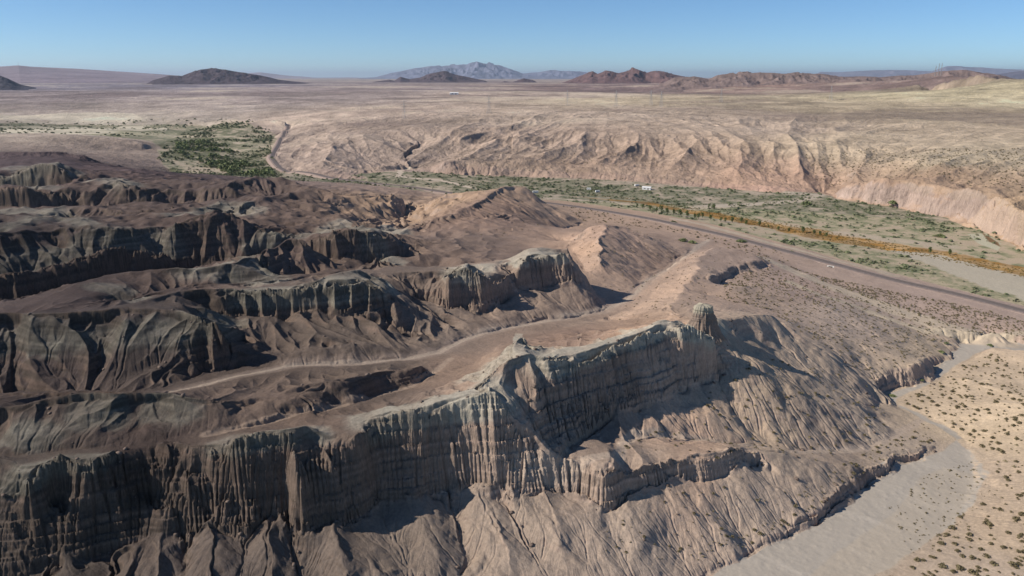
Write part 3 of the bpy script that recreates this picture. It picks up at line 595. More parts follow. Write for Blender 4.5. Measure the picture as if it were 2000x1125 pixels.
K[(c_(tb) > 0) & (c_(TH) > -.31)] = 3
K[(c_(SS) > math.log(1500))] = 4
K[c_(river)] = 2
K[c_(wash)] = 1
sand_poly = [(1748,779),(1800,757),(1850,727),(1880,705),(1925,684),(1990,692),(2100,707)]
sp_ = inpoly(X, Y, wash_poly[-19:]+[(600, 330), (600, 120)]) & (DD < 500) & ~wash & (X > 90)
K[c_(sp_) & (K == 0)] = 5
for i, (nm, m) in enumerate((('badlands', MG), ('dry_wash', MW), ('river_plain', MG), ('bluffs', MFAR), ('desert_plain', MFAR), ('sand_hill', MG))):
    if (K == i).any(): gridmesh(nm, K == i, m)
print('ground built', time.time()-T0)
#@@PART3
# ------------------------------------------------------------------ distant hills and ranges
def range_(name, prof, D, depth, rgb, z0=20, lam=300, amp=.25, sharp=1.1, m=None, rough=.3, nd=70, fore=1.0):
    pa = np.array([p[0] for p in prof], float); pb = np.array([p[1] for p in prof], float)-(2.5 if name == 'hill' and D > 7000 else 0)
    n = int((pa[-1]-pa[0])*1.3)+20; pxs = np.linspace(pa[0], pa[-1], n); pys = np.interp(pxs, pa, pb)
    tt = np.linspace(-1, 1, nd); V = []; x0 = []
    for p_, q_ in zip(pxs, pys):
        x, y, k = ray(p_, q_); x0.append((x, y, CAMZ+k*D))
    x0 = np.array(x0); T, _ = np.meshgrid(tt, np.arange(n)); DDm = D+T*depth
    Xm = x0[:, 0:1]*DDm; Ym = x0[:, 1:2]*DDm
    hh = np.maximum(x0[:, 2:3]-z0, 0); sh = np.where(T < 0, np.clip(1-np.abs(T)**sharp, 0, 1), np.clip(1-T*T, 0, 1))
    wv = 1-np.abs(fbm(Xm, Ym*.6, lam, 5, .55)); wv2 = fbm(Xm, Ym, lam*.35, 4, .6, TAB2)
    edge = np.clip(np.abs(T)*6, .12, 1); Zm = z0-8+(hh+8)*sh*(1-amp*edge*(1-wv)*1.6)+hh*rough*.35*wv2*edge*sh
    vs = np.stack([Xm.ravel(), Ym.ravel(), Zm.ravel()], -1).astype(F4); idx = np.arange(n*nd).reshape(n, nd)
    q = np.stack([idx[:-1, :-1], idx[1:, :-1], idx[1:, 1:], idx[:-1, 1:]], -1).reshape(-1, 4)
    me = bpy.data.meshes.new(name); me.vertices.add(len(vs)); me.vertices.foreach_set('co', vs.ravel()); me.loops.add(len(q)*4); me.loops.foreach_set('vertex_index', q.astype(np.int32).ravel())
    me.polygons.add(len(q)); me.polygons.foreach_set('loop_start', np.arange(0, len(q)*4, 4, dtype=np.int32)); me.polygons.foreach_set('use_smooth', np.ones(len(q), bool)); me.update(calc_edges=True)
    o = bpy.data.objects.new(name, me); COL.objects.link(o); o['kind'] = 'structure'
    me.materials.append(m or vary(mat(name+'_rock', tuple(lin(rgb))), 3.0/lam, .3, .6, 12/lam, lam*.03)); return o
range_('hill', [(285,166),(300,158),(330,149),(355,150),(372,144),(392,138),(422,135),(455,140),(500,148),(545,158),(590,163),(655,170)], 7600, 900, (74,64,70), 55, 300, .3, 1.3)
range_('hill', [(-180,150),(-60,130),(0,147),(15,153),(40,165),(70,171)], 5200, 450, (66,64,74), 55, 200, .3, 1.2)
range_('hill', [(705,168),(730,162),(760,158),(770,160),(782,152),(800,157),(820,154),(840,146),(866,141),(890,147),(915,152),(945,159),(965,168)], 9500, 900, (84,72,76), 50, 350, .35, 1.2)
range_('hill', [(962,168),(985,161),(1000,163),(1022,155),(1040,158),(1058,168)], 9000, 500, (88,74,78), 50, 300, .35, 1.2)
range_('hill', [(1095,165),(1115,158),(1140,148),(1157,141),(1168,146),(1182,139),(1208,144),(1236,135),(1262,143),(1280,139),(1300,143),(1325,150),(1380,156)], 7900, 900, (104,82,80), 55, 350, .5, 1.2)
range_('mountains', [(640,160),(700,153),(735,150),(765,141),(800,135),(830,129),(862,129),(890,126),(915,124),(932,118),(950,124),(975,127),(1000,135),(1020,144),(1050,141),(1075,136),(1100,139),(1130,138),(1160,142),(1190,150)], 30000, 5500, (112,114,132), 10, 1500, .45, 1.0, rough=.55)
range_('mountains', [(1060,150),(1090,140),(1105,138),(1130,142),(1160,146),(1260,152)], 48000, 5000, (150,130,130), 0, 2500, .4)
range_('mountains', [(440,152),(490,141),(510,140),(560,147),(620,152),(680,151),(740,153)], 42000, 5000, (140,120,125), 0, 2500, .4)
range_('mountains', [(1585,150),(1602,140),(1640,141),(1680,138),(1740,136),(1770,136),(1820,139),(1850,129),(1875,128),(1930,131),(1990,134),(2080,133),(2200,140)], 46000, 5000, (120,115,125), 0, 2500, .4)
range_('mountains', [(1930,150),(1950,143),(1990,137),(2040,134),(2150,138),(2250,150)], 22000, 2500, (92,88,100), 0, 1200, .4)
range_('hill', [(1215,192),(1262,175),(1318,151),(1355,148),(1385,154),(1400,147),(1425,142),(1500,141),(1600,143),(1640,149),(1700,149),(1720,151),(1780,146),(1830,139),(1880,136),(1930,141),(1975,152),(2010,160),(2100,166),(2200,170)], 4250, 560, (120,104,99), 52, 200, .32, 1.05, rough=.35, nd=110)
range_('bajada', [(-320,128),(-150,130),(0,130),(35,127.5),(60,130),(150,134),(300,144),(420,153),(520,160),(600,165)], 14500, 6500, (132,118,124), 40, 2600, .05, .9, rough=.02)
range_('mesa', [(895,193),(915,189),(940,184),(975,181),(988,183),(1010,192)], 3300, 200, (168,146,134), 58, 90, .3, 2.2)
for p_ in ([(1466,188),(1480,183),(1494,188)], [(1498,188),(1515,182),(1532,188)], [(1525,187),(1545,183),(1575,185),(1620,182),(1660,184)]):
    range_('knoll', p_, 3450, 90, (108,78,74), 56, 60, .3, 1.5)
# ------------------------------------------------------------------ small builders
class MB:
    def __init__(s): s.v = []; s.f = []
    def box(s, c, d, rz=0.0):
        i = len(s.v); ca, sa = math.cos(rz), math.sin(rz)
        for z in (-1, 1):
            for x, y in ((-1,-1),(1,-1),(1,1),(-1,1)):
                a, b = x*d[0]/2, y*d[1]/2; s.v.append((c[0]+a*ca-b*sa, c[1]+a*sa+b*ca, c[2]+z*d[2]/2))
        s.f += [tuple(i+k for k in q) for q in ((3,2,1,0),(4,5,6,7),(0,1,5,4),(1,2,6,5),(2,3,7,6),(3,0,4,7))]; return s
    def bar(s, a, b, r, r2=None, n=5):
        a = Vector(a); b = Vector(b); d = (b-a).normalized(); u = d.orthogonal().normalized(); w_ = d.cross(u); i = len(s.v); r2 = r if r2 is None else r2
        for p, q in ((a, r), (b, r2)):
            for k in range(n): t = 2*math.pi*k/n; s.v.append(tuple(p+(u*math.cos(t)+w_*math.sin(t))*q))
        for k in range(n): s.f.append((i+k, i+(k+1)%n, i+n+(k+1)%n, i+n+k))
        s.f += [tuple(i+k for k in range(n))[::-1], tuple(i+n+k for k in range(n))]; return s
    def build(s, name, m, parent=None, smooth=False):
        me = bpy.data.meshes.new(name); me.from_pydata(s.v, [], s.f); me.materials.append(m); me.update()
        if smooth: me.polygons.foreach_set('use_smooth', np.ones(len(me.polygons), bool))
        o = bpy.data.objects.new(name, me); COL.objects.link(o); o.parent = parent; return o
def thing(name, label, cat, loc, rz=0, group=None, sc=1):
    o = bpy.data.objects.new(name, None); COL.objects.link(o); o.location = loc; o.rotation_euler = (0, 0, rz); o.scale = (sc, sc, sc); o['label'] = label; o['category'] = cat
    if group: o['group'] = group
    return o
def dup(root, loc, rz, label=None, sc=None):
    r = root.copy(); COL.objects.link(r); r.location = loc; r.rotation_euler = (0, 0, rz)
    if sc: r.scale = (sc, sc, sc)
    if label: r['label'] = label
    for ch in list(root.children):
        c = ch.copy(); COL.objects.link(c); c.parent = r
        for g in ch.children: d = g.copy(); COL.objects.link(d); d.parent = c
    return r
def G_(px, py, sink=0):
    p = hit(px, py); return (p[0], p[1], p[2]-sink)
# ------------------------------------------------------------------ railway: ballast shoulder, bed, rails (one strip following the ground)
RW = [(x, y) for x, y in [at(*p)[:2] for p in ROADL]]
def resample(pts, st):
    o = []
    for a, b in zip(pts[:-1], pts[1:]):
        n = max(1, int(math.dist(a, b)/st)); o += [(a[0]+(b[0]-a[0])*k/n, a[1]+(b[1]-a[1])*k/n) for k in range(n)]
    o.append(pts[-1]); o = np.array(o)
    for _ in range(12): o[1:-1] = (o[:-2]+2*o[1:-1]+o[2:])/4
    return o
def strip(name, pts, offs, m, parent=None, zs=None):
    p = np.array(pts); t = np.gradient(p, axis=0); t /= np.linalg.norm(t, axis=1)[:, None]; nrm = np.stack([-t[:, 1], t[:, 0]], 1)
    zc = np.max([ground(p[:, 0]+nrm[:, 0]*w_, p[:, 1]+nrm[:, 1]*w_) for w_ in (-3.5, 0, 3.5)], axis=0)
    for _ in range(30): zc[1:-1] = (zc[:-2]+zc[2:]+zc[1:-1]*2)/4
    mb = MB(); k = len(offs)
    for i in range(len(p)):
        for w_, dz in offs: mb.v.append((p[i, 0]+nrm[i, 0]*w_, p[i, 1]+nrm[i, 1]*w_, zc[i]+dz))
    for i in range(len(p)-1):
        for j in range(k-1): a = i*k+j; mb.f.append((a, a+1, a+k+1, a+k))
    return mb.build(name, m, parent)
rp = resample(RW, 4.0)
MBal = vary(mat('ballast', tuple(lin((108,99,96)))), .6, .25, .4, 3, .05); MShd = vary(mat('embankment', tuple(lin((150,132,122)))), .5, .2, .5, 2, .1)
o = strip('embankment', rp, [(-8,-2.2),(-5.0,.25),(5.0,.25),(8,-2.2)], MShd); o['kind'] = 'structure'
o = strip('track_bed', rp, [(-3.0,.27),(-2.2,.6),(2.2,.6),(3.0,.27)], MBal); o['kind'] = 'structure'
for dx in (-.75, .75):
    o = strip('rail', rp, [(dx-.05,.63),(dx-.05,.78),(dx+.05,.78),(dx+.05,.63)], mat('steel', (.2,.17,.15), .5, .6)); o['kind'] = 'structure'
# ------------------------------------------------------------------ rock pillar at the end of the long cliff
def pillar():
    D = 257; x, y, k = ray(1373, 594); cx, cy = x*D, y*D; top = CAMZ+k*D; z0 = top-12
    n = 260; rows = 130; A, T = np.meshgrid(np.linspace(0, 2*np.pi, n, endpoint=False), np.linspace(0, 1, rows+1)); z = z0+(top-z0)*T
    R = np.interp(T, [0, .2, .42, .6, .74, .83, .88, .95, .985, 1], [6.2, 4.9, 4.0, 3.4, 2.9, 2.55, 2.65, 2.5, 1.8, .01])
    ca, sa = np.cos(A), np.sin(A)
    nz = fbm(ca*1.5+4, sa*1.5+z*.05, 1.0, 4, .6); rib = np.abs(fbm(A*2.6+9, z*.05, .35, 3, .6)); led = fbm(z*1.0+2, ca*.35+sa*.2, .8, 3, .6, TAB2)
    low = sstep(.9, .8, T); rr = R*(1+.16*nz+.06*np.cos(2*A+.5))+(-.35*(.35-rib)*low+.16*led*sstep(.3, .6, T))*np.minimum(R/3, 1)
    rr = np.maximum(rr, .01); mb = MB(); V = np.stack([cx+rr*1.08*ca, cy+rr*sa, z+.12*nz], -1).reshape(-1, 3); mb.v = [tuple(v) for v in V.tolist()]
    for r in range(rows):
        for k2 in range(n): mb.f.append((r*n+k2, r*n+(k2+1)%n, (r+1)*n+(k2+1)%n, (r+1)*n+k2))
    m = vary(mat('pillar_rock', tuple(lin((136,120,108)))), 1.5, .25, .8, 4, .2); n_ = m.node_tree; bs = n_.nodes['Principled BSDF']; src = bs.inputs['Base Color'].links[0].from_socket
    ge = n_.nodes.new('ShaderNodeNewGeometry'); sp = n_.nodes.new('ShaderNodeSeparateXYZ'); n_.links.new(ge.outputs['Position'], sp.inputs[0])
    mr = n_.nodes.new('ShaderNodeMapRange'); mr.inputs[1].default_value = top-3.2; mr.inputs[2].default_value = top-1.8; n_.links.new(sp.outputs['Z'], mr.inputs[0])
    mx = n_.nodes.new('ShaderNodeMix'); mx.data_type = 'RGBA'; n_.links.new(mr.outputs[0], mx.inputs[0]); n_.links.new(src, mx.inputs[6]); mx.inputs[7].default_value = (*lin((160,152,134)), 1); n_.links.new(mx.outputs[2], bs.inputs['Base Color'])
    o = mb.build('rock_pillar', m, smooth=True); o['label'] = 'squat flat-topped rock pillar with a pale green cap beyond the right end of the long fluted cliff'; o['category'] = 'rock pillar'
pillar()
# ------------------------------------------------------------------ bushes
def bushmesh(name, n, seed, m, flat=.75, stems=6, leaf=.16):
    r = random.Random(seed); mb = MB()
    for _ in range(stems):
        a = r.uniform(0, 6.283); mb.bar((0, 0, -.05), (math.cos(a)*.35, math.sin(a)*.35, .5*flat), .02, .008, 3)
    for _ in range(n):
        a = r.uniform(0, 6.283); q = math.sqrt(r.random()); e = r.random()
        R = .5*(.35+.65*q)*(1+.22*math.sin(a*3+seed)); z = flat*(.08+.8*math.sqrt(max(0, 1-q*q))*(.35+.65*e)); c = Vector((R*q*math.cos(a), R*q*math.sin(a), z))
        d1 = Vector((r.gauss(0, 1), r.gauss(0, 1), r.gauss(0, .7))).normalized()*leaf*r.uniform(.6, 1.3); d2 = Vector((r.gauss(0, 1), r.gauss(0, 1), r.gauss(0, .7))).normalized()*leaf*r.uniform(.5, 1.1)
        i = len(mb.v); mb.v += [tuple(c-d1), tuple(c+d2), tuple(c+d1), tuple(c-d2)]; mb.f.append((i, i+1, i+2, i+3))
    me = bpy.data.meshes.new(name); me.from_pydata(mb.v, [], mb.f); me.materials.append(m); me.update(); return me
def leafmat(name, rgb):
    m = vary(mat(name, tuple(lin(rgb)), .8), .35, .35); return m
ML = {'creosote': leafmat('creosote_leaf', (118,108,82)), 'sage': leafmat('sage_leaf', (140,137,112)), 'tree': leafmat('tree_leaf', (88,102,58)), 'salt': leafmat('saltcedar_leaf', (114,120,90)), 'dark': leafmat('thicket_leaf', (124,132,90)), 'rust': leafmat('rust_leaf', (132,114,72))}
proto = [bushmesh('creosote_bush', 95, s_, ML['creosote'], .75) for s_ in (1, 2, 3, 4)]
def sample(poly, n, z=None):
    w3 = [at(p[0], p[1], z) if z is not None else hit(*p) for p in poly]; xs = [p[0] for p in w3]; ys = [p[1] for p in w3]; out = []
    x = rng.uniform(min(xs), max(xs), n*6); y = rng.uniform(min(ys), max(ys), n*6); ok = inpoly(x, y, w3); return x[ok][:n], y[ok][:n]
regions = [  # polygon, count, size range, label
 ([(1760,785),(1880,715),(1935,692),(1995,700),(2060,720),(2060,1180),(1985,1180),(1990,1000),(1930,890),(1880,850)], 520, (.55,1.5), 'rounded olive-brown creosote bush on the pale sand hill right of the dry wash'),
 ([(1690,1170),(1800,1060),(1900,985),(1990,960),(2050,1180)], 130, (.7,1.8), 'rounded olive-brown creosote bush on the low sandy shore along the right edge of the wash'),
 ([(1720,1010),(1800,930),(1900,900),(1950,960),(1880,1040),(1790,1090)], 170, (.3,.7), 'small olive-brown shrub standing on the gravel bar in the dry wash'),
 ([(1350,1105),(1480,1060),(1600,1000),(1690,925),(1830,862),(1800,820),(1700,880),(1600,930),(1500,1020),(1350,1080)], 230, (.4,1.2), 'small olive-brown shrub on the foot of the slope left of the dry wash'),
 ([(1150,1100),(1200,1000),(1500,920),(1600,960),(1400,1090)], 60, (.35,.9), 'small olive-brown shrub on the rilled slope below the low cliff'),
 ([(1200,880),(1330,800),(1560,700),(1700,760),(1740,830),(1600,900),(1400,900)], 240, (.4,1.1), 'olive-brown shrub on the tan slope below the rock pillar')]
B = []
for ri_, (poly, n, (a, b), lab) in enumerate(regions):
    x, y = sample(poly, n); k = ~inpoly(x, y, wash_poly) if ri_ in (0, 3, 4, 5) else np.ones(len(x), bool); x, y = x[k], y[k]; z = ground(x, y)
    for i in range(len(x)):
        s_ = a+(b-a)*rng.random()**2.6; B.append((s_/math.hypot(x[i], y[i]), x[i], y[i], z[i], s_, ri_))
B.sort(reverse=True)
gname = 'creosote bushes scattered round the dry wash'
for i, (_, x, y, z, s_, ri_) in enumerate(B[:290]):
    o = bpy.data.objects.new('creosote_bush', proto[i % 4]); COL.objects.link(o); o.location = (x, y, z-.03); o.rotation_euler = (0, 0, rng.uniform(0, 6.28)); o.scale = (s_*1.25, s_*1.1, s_)
    o['label'] = regions[ri_][3]; o['category'] = 'bush'; o['group'] = gname+' %d' % ri_ if False else ['bushes on the sand hill', 'bushes on the sandy shore', 'shrubs on the gravel bar', 'shrubs at the slope foot', 'shrubs below the low cliff', 'shrubs below the rock pillar'][ri_]
def scatter(name, protos, x, y, z, s, m, kind='stuff', sq=1.0):
    """many small plants merged into one mesh"""
    Vs, Fs, base = [], [], 0; pv = [(np.array([v.co[:] for v in p.vertices], F4), np.array([f.vertices[:] for f in p.polygons if len(f.vertices) == 4], np.int32)) for p in protos]
    rz = rng.uniform(0, 6.283, len(x)); pick = rng.integers(0, len(protos), len(x))
    for k, (v, f) in enumerate(pv):
        ii = np.nonzero(pick == k)[0]
        if not len(ii): continue
        c, s2 = np.cos(rz[ii])[:, None], np.sin(rz[ii])[:, None]; S = s[ii][:, None]
        vx = (v[None, :, 0]*c-v[None, :, 1]*s2)*S*1.2+x[ii][:, None]; vy = (v[None, :, 0]*s2+v[None, :, 1]*c)*S*1.2+y[ii][:, None]; vz = v[None, :, 2]*S*sq+z[ii][:, None]
        Vs.append(np.stack([vx, vy, vz], -1).reshape(-1, 3)); Fs.append((f[None]+(np.arange(len(ii))*len(v))[:, None, None]).reshape(-1, 4)+base); base += len(ii)*len(v)
    V = np.concatenate(Vs).astype(F4); Fq = np.concatenate(Fs).astype(np.int32); me = bpy.data.meshes.new(name)
    me.vertices.add(len(V)); me.vertices.foreach_set('co', V.ravel()); me.loops.add(Fq.size); me.loops.foreach_set('vertex_index', Fq.ravel()); me.polygons.add(len(Fq)); me.polygons.foreach_set('loop_start', np.arange(0, Fq.size, 4, dtype=np.int32)); me.update(calc_edges=True)
    me.materials.append(m); o = bpy.data.objects.new(name, me); COL.objects.link(o); o['kind'] = kind; return o
lite = [bushmesh('lite', 22, s_, ML['creosote'], .7, 0, .26) for s_ in (11, 12, 13)]
sx_, sy_, ss_ = [[b[1]] for b in B[290:]], 0, 0
R2 = np.array([(b[1], b[2], b[3], b[4]) for b in B[290:]])
more = []
for poly, n, a, b in (([(1430,540),(1500,520),(1700,590),(1850,640),(1880,655),(1780,700),(1700,740),(1560,650),(1500,605),(1400,585)], 1500, .35, 1.0), ([(1540,520),(1700,560),(1900,600),(2100,650),(2100,665),(1880,650),(1700,585)], 1300, .35, 1.1),
                      ([(1330,500),(1400,480),(1500,520),(1440,560),(1340,600),(1200,640),(1210,610)], 260, .3, .8), ([(1130,450),(1230,440),(1320,500),(1260,560),(1190,580),(1130,500)], 300, .35, .9), ([(820,420),(900,375),(1040,365),(1090,440),(950,480)], 350, .4, 1.0),
                      ([(1090,400),(1350,450),(1560,500),(1500,515),(1400,475),(1300,450),(1130,430)], 260, .5, 1.6), ([(1570,300),(1700,290),(2050,300),(2050,400),(1850,350),(1700,345),(1600,360)], 1500, .6, 1.8), ([(800,290),(1500,290),(1560,360),(1100,345),(830,330)], 900, .6, 1.6)):
    x, y = sample(poly, n); z = ground(x, y); more.append(np.stack([x, y, z, a+(b-a)*rng.random(len(x))**1.5], 1))
A_ = np.concatenate([R2]+more); scatter('desert_scrub', lite, A_[:, 0], A_[:, 1], A_[:, 2], A_[:, 3], ML['creosote'])
rk = []
for s_ in range(3):
    r_ = random.Random(70+s_); mb = MB().box((0,0,.3), (1,.8,.7)); mb.v = [tuple(c+r_.uniform(-.16, .16) for c in v) for v in mb.v]; me = bpy.data.meshes.new('rk'); me.from_pydata(mb.v, [], mb.f); rk.append(me)
fc_ = blur(sstep(.9, 1.4, slope[::3, ::3]).astype(F4), 14); cand = np.argwhere((SS[::3, ::3] < 5.9) & (SS[::3, ::3] > 4.95) & (slope[::3, ::3] < .95) & (np.abs(TH[::3, ::3]) < .66) & ~wash[::3, ::3]); pw_ = fc_[cand[:, 0], cand[:, 1]]
pick_ = cand[rng.random(len(cand)) < pw_*.10*(DD[::3, ::3][cand[:, 0], cand[:, 1]]/200)**1.0]
bx_ = X[::3, ::3][pick_[:, 0], pick_[:, 1]]+rng.normal(0, .2, len(pick_)); by_ = Y[::3, ::3][pick_[:, 0], pick_[:, 1]]+rng.normal(0, .2, len(pick_))
scatter('rubble', rk, bx_, by_, ground(bx_, by_)-.12, .18+.75*rng.random(len(bx_))**4, vary(mat('rubble_rock', tuple(lin((112,98,89)))), 1.0, .35))
# river plain scrub
rv = [at(*p) for p in RV]; x = rng.uniform(-420, 620, 60000); y = rng.uniform(380, 1150, 60000); ok = inpoly(x, y, rv)
x, y = x[ok], y[ok]; v1 = fbm(x+.6*y, y, 60, 5, .6); v2 = fbm(x, y, 9, 4, .65, TAB2); dens = np.clip(.35+v1*.6+v2*.8, .04, 1)
ok = (rng.random(len(x)) < dens) & ~inpoly(x, y, pale) & ~inpoly(x, y, rust); x, y, v2 = x[ok], y[ok], v2[ok]; z = ground(x, y); s_ = .7+1.9*rng.random(len(x))**2
dk = v2+.4*rng.standard_normal(len(x)) > .25
litg = [bushmesh('lite', 18, s2_, ML['sage'], .6, 0, .28) for s2_ in (21, 22, 23)]
scatter('sage_scrub', litg, x[~dk], y[~dk], z[~dk], s_[~dk], ML['sage']); scatter('saltcedar_scrub', litg, x[dk], y[dk], z[dk], s_[dk]*1.2, ML['salt'])
# rust-coloured reeds along the wet strip
x, y = sample([(p[0], p[1]) for p in [(1120,383),(1250,396),(1400,427),(1600,467),(1850,508),(2000,540),(2000,522),(1850,494),(1600,449),(1380,413),(1250,393)]], 2500, 2.5); scatter('reeds', litg, x, y, ground(x, y), .5+.7*rng.random(len(x)), ML['rust'], sq=.8)
# the left grove
x, y = sample([(345,292),(420,275),(455,292),(480,318),(530,330),(540,350),(480,350),(420,330),(350,312)], 1100, 9.0); 
okg = fbm(x, y, 45, 4, .6)+.35*rng.standard_normal(len(x)) > -.05; x, y = x[okg], y[okg]
tl = [bushmesh('lite', 60, s2_, ML['dark'], 1.0, 0, .2) for s2_ in (31, 32, 33)]
scatter('grove', tl, x, y, ground(x, y), 2.6+4.4*rng.random(len(x))**1.5, ML['dark'])
x, y = sample([(290,345),(325,300),(360,262),(430,250),(530,262),(530,335),(545,352),(420,372),(300,365)], 2600, 9.0); ok = (fbm(x, y, 40, 4) > -.1); x, y = x[ok], y[ok]
scatter('grove_scrub', tl, x, y, ground(x, y), 1.5+3.0*rng.random(len(x))**2, ML['salt'])
x = rng.uniform(-1500, 100, 5000); y = rng.uniform(1000, 2100, 5000); ok = inpoly(x, y, [at(*p) for p in [(-100,285,11),(300,280,10),(340,255,11),(540,250,15),(300,236,18),(-100,240,20)]]) & (fbm(x, y, 60, 4) > -.2)
scatter('flats_scrub', litg, x[ok], y[ok], ground(x[ok], y[ok]), 2+3.5*rng.random(ok.sum())**2, ML['salt'])
# ------------------------------------------------------------------ trees along the rust strip
def tree(seed):
    r = random.Random(seed); t = MB(); t.bar((0,0,-.3), (.1,.05,1.6), .22, .16, 6)
    for k in range(5):
        a = k*1.26+r.random(); t.bar((.1,.05,1.2+.2*k/5), (math.cos(a)*1.1, math.sin(a)*1.1, 2.6+r.random()), .11, .04, 4)
    c = MB()
    for k in range(16):
        a = r.uniform(0, 6.28); rr = r.uniform(.2, 1.55); cz = r.uniform(1.3, 4.3); cc = Vector((rr*math.cos(a)*(1.1-.12*cz), rr*math.sin(a)*(1.1-.12*cz), cz)); R = r.uniform(.5, 1.0)
        for _ in range(26):
            d = Vector((r.gauss(0,1), r.gauss(0,1), r.gauss(0,1))).normalized()*R*r.uniform(.5, 1.05); p = cc+d; u = Vector((r.gauss(0,1), r.gauss(0,1), r.gauss(0,1))).normalized()*.24; v = Vector((r.gauss(0,1), r.gauss(0,1), r.gauss(0,1))).normalized()*.2
            i = len(c.v); c.v += [tuple(p-u), tuple(p+v), tuple(p+u), tuple(p-v)]; c.f.append((i, i+1, i+2, i+3))
    return t, c
MT = vary(mat('bark', (.12,.09,.07)), 3, .2); TR = []
for s_ in (5, 6, 7):
    t, c = tree(s_); a = thing('tree', '', 'tree', (0,0,-500), 0, 'trees along the rust-coloured strip'); t.build('trunk', MT, a); c.build('crown', ML['tree'], a); TR.append(a)
trees = [(1291,414,1.5),(1303,418,1.4),(1316,419,1.3),(1328,422,1.5),(1342,424,1.4),(1357,427,1.2),(1364,428,1.3),(1372,425,1.1),(1388,429,1.1),(1408,433,1.0),(1416,434,1.0),(1430,435,1.3),(1448,436,1.3),(1457,439,1.0),(1483,442,1.25),(1501,446,.7),(1520,450,.9),(1540,453,.9),(1568,455,1.3),(1590,459,1.1),(1601,460,1.0),(1614,463,.9),(1816,494,1.1),(1855,498,1.1),(1385,407,1.2),(1394,409,1.3),(1270,411,1.2),(1256,408,1.2),(1244,406,1.0),(1282,415,1.2)]
used = [0]*3
lone = {14: 'bushy tree standing alone on the near edge of the rust strip, right of the row', 18: 'tall round tree casting a shadow on the rust strip, far right of the row', 22: 'small dark green tree on the rust strip beside the pale dry riverbed, left of two', 23: 'small dark green tree on the rust strip beside the pale dry riverbed, right of two',
        24: 'dark green tree beyond the rust strip in the grey-green scrub, left of a pair', 25: 'dark green tree beyond the rust strip in the grey-green scrub, right of a pair', 16: 'small green tree between the two largest trees of the strip, left of a pair', 17: 'small green tree between the two largest trees of the strip, right of a pair', 15: 'low round bushy tree just right of the lone tree at the strip edge',
        19: 'left tree of the low clump at the right end of the tree row', 20: 'right tree of the low clump at the right end of the tree row', 21: 'small round tree last at the right end of the tree row'}
order = list(range(len(trees)))
for i in order:
    px, py, sc = trees[i]; k = i % 3; p = G_(px, py, .1); lab = lone.get(i, 'dark green tree in the dense row along the left part of the rust strip' if i < 8 or i >= 26 else 'dark green tree spaced along the near side of the rust strip')
    if not used[k]: r = TR[k]; r.location = p; r.rotation_euler = (0,0,i); r.scale = (sc*.85,)*3; r['label'] = lab; used[k] = 1
    else: dup(TR[k], p, i*1.7, lab, sc*.85)
big = [bushmesh('shrub', 300, s_, ML['dark'], .7, 5, .09) for s_ in (41, 42)]
for i, (px, py, sc, lab) in enumerate([(1314,436,7,'large rounded dark shrub beside the railway where it leaves the brown hill'),(1334,471,7,'left of two broad dark shrubs in the sandy hollow below the railway'),(1352,475,6.5,'right of two broad dark shrubs in the sandy hollow below the railway'),(1447,473,7,'feathery green shrub hiding the middle of the railway'),(1546,493,4.5,'round dark shrub between railway and dirt track'),(1838,688,3.2,'grey-green shrub on the flat left of the winding wash head'),(1848,671,2.6,'grey-green shrub beside the bend of the wash head'),(1934,675,3.0,'round dark shrub on the crest of the sand hill by the wash'),(1743,774,3.0,'bright green shrub at the shaded bend of the dry wash'),(1800,743,2.4,'green shrub in the shade under the undercut wash bank'),(1743,398,11,'large dark shrub at the foot of the pink bluff'),(1836,463,9,'flat dark shrub on the pale riverbed'),(1575,400,11,'dark low thicket on the gravel by the mouth of the side wash')]):
    p = G_(px, py, .1); o = bpy.data.objects.new('shrub', big[i % 2]); COL.objects.link(o); o.location = p; o.scale = (sc, sc*.8, sc*.5); o.rotation_euler = (0, 0, i*1.1); o['label'] = lab; o['category'] = 'shrub'; o['group'] = 'large shrubs'
# ------------------------------------------------------------------ camp of white vehicles and sheds on the far side of the river plain
Wp = vary(mat('white_paint', (.8,.79,.76), .5), 1, .05); Dk = mat('dark_glass_and_shade', (.03,.035,.04), .2); Gy = vary(mat('grey_metal', (.35,.34,.33), .5), 1, .1); Con = vary(mat('concrete', (.62,.60,.56), .85), 1.5, .1); Ty = mat('tyre', (.03,.03,.03), .9)
def camper(px, py, L_, label, rz, D0=None):
    a = thing('camper_trailer', label, 'trailer', G_(px, py), rz, 'white trailers on the river plain', .72)
    MB().box((0,0,1.75), (L_,2.4,2.3)).box((0,0,3.0), (L_*.96,2.2,.22)).box((L_/2+.4,0,.7), (.9,.2,.15)).build('body', Wp, a)
    for s_ in (-1, 1):
        MB().bar((-.5,s_*1.15,.45), (-.5,s_*.85,.45), .42, n=12).bar((.6,s_*1.15,.45), (.6,s_*.85,.45), .42, n=12).build('wheel', Ty, a)
    MB().box((-L_*.25,-1.22,2.0), (1.3,.05,.7)).box((L_*.25,-1.22,2.0), (1.0,.05,.7)).build('window', Dk, a); MB().box((L_*.02,-1.22,1.6), (.7,.06,1.8)).build('door', Gy, a)
    return a
camper(1244, 364, 7, 'white trailer farthest back on the river plain, left of the large white shed', .3)
camper(1150, 371, 6, 'small white trailer left of centre on the river plain, below the pink bluffs', -.2); camper(1167, 376, 6, 'white trailer with a dark awning patch just right of another on the river plain', .2)
camper(1046, 377, 8, 'white trailer at the edge of the brown hill, leftmost on the river plain', .1)
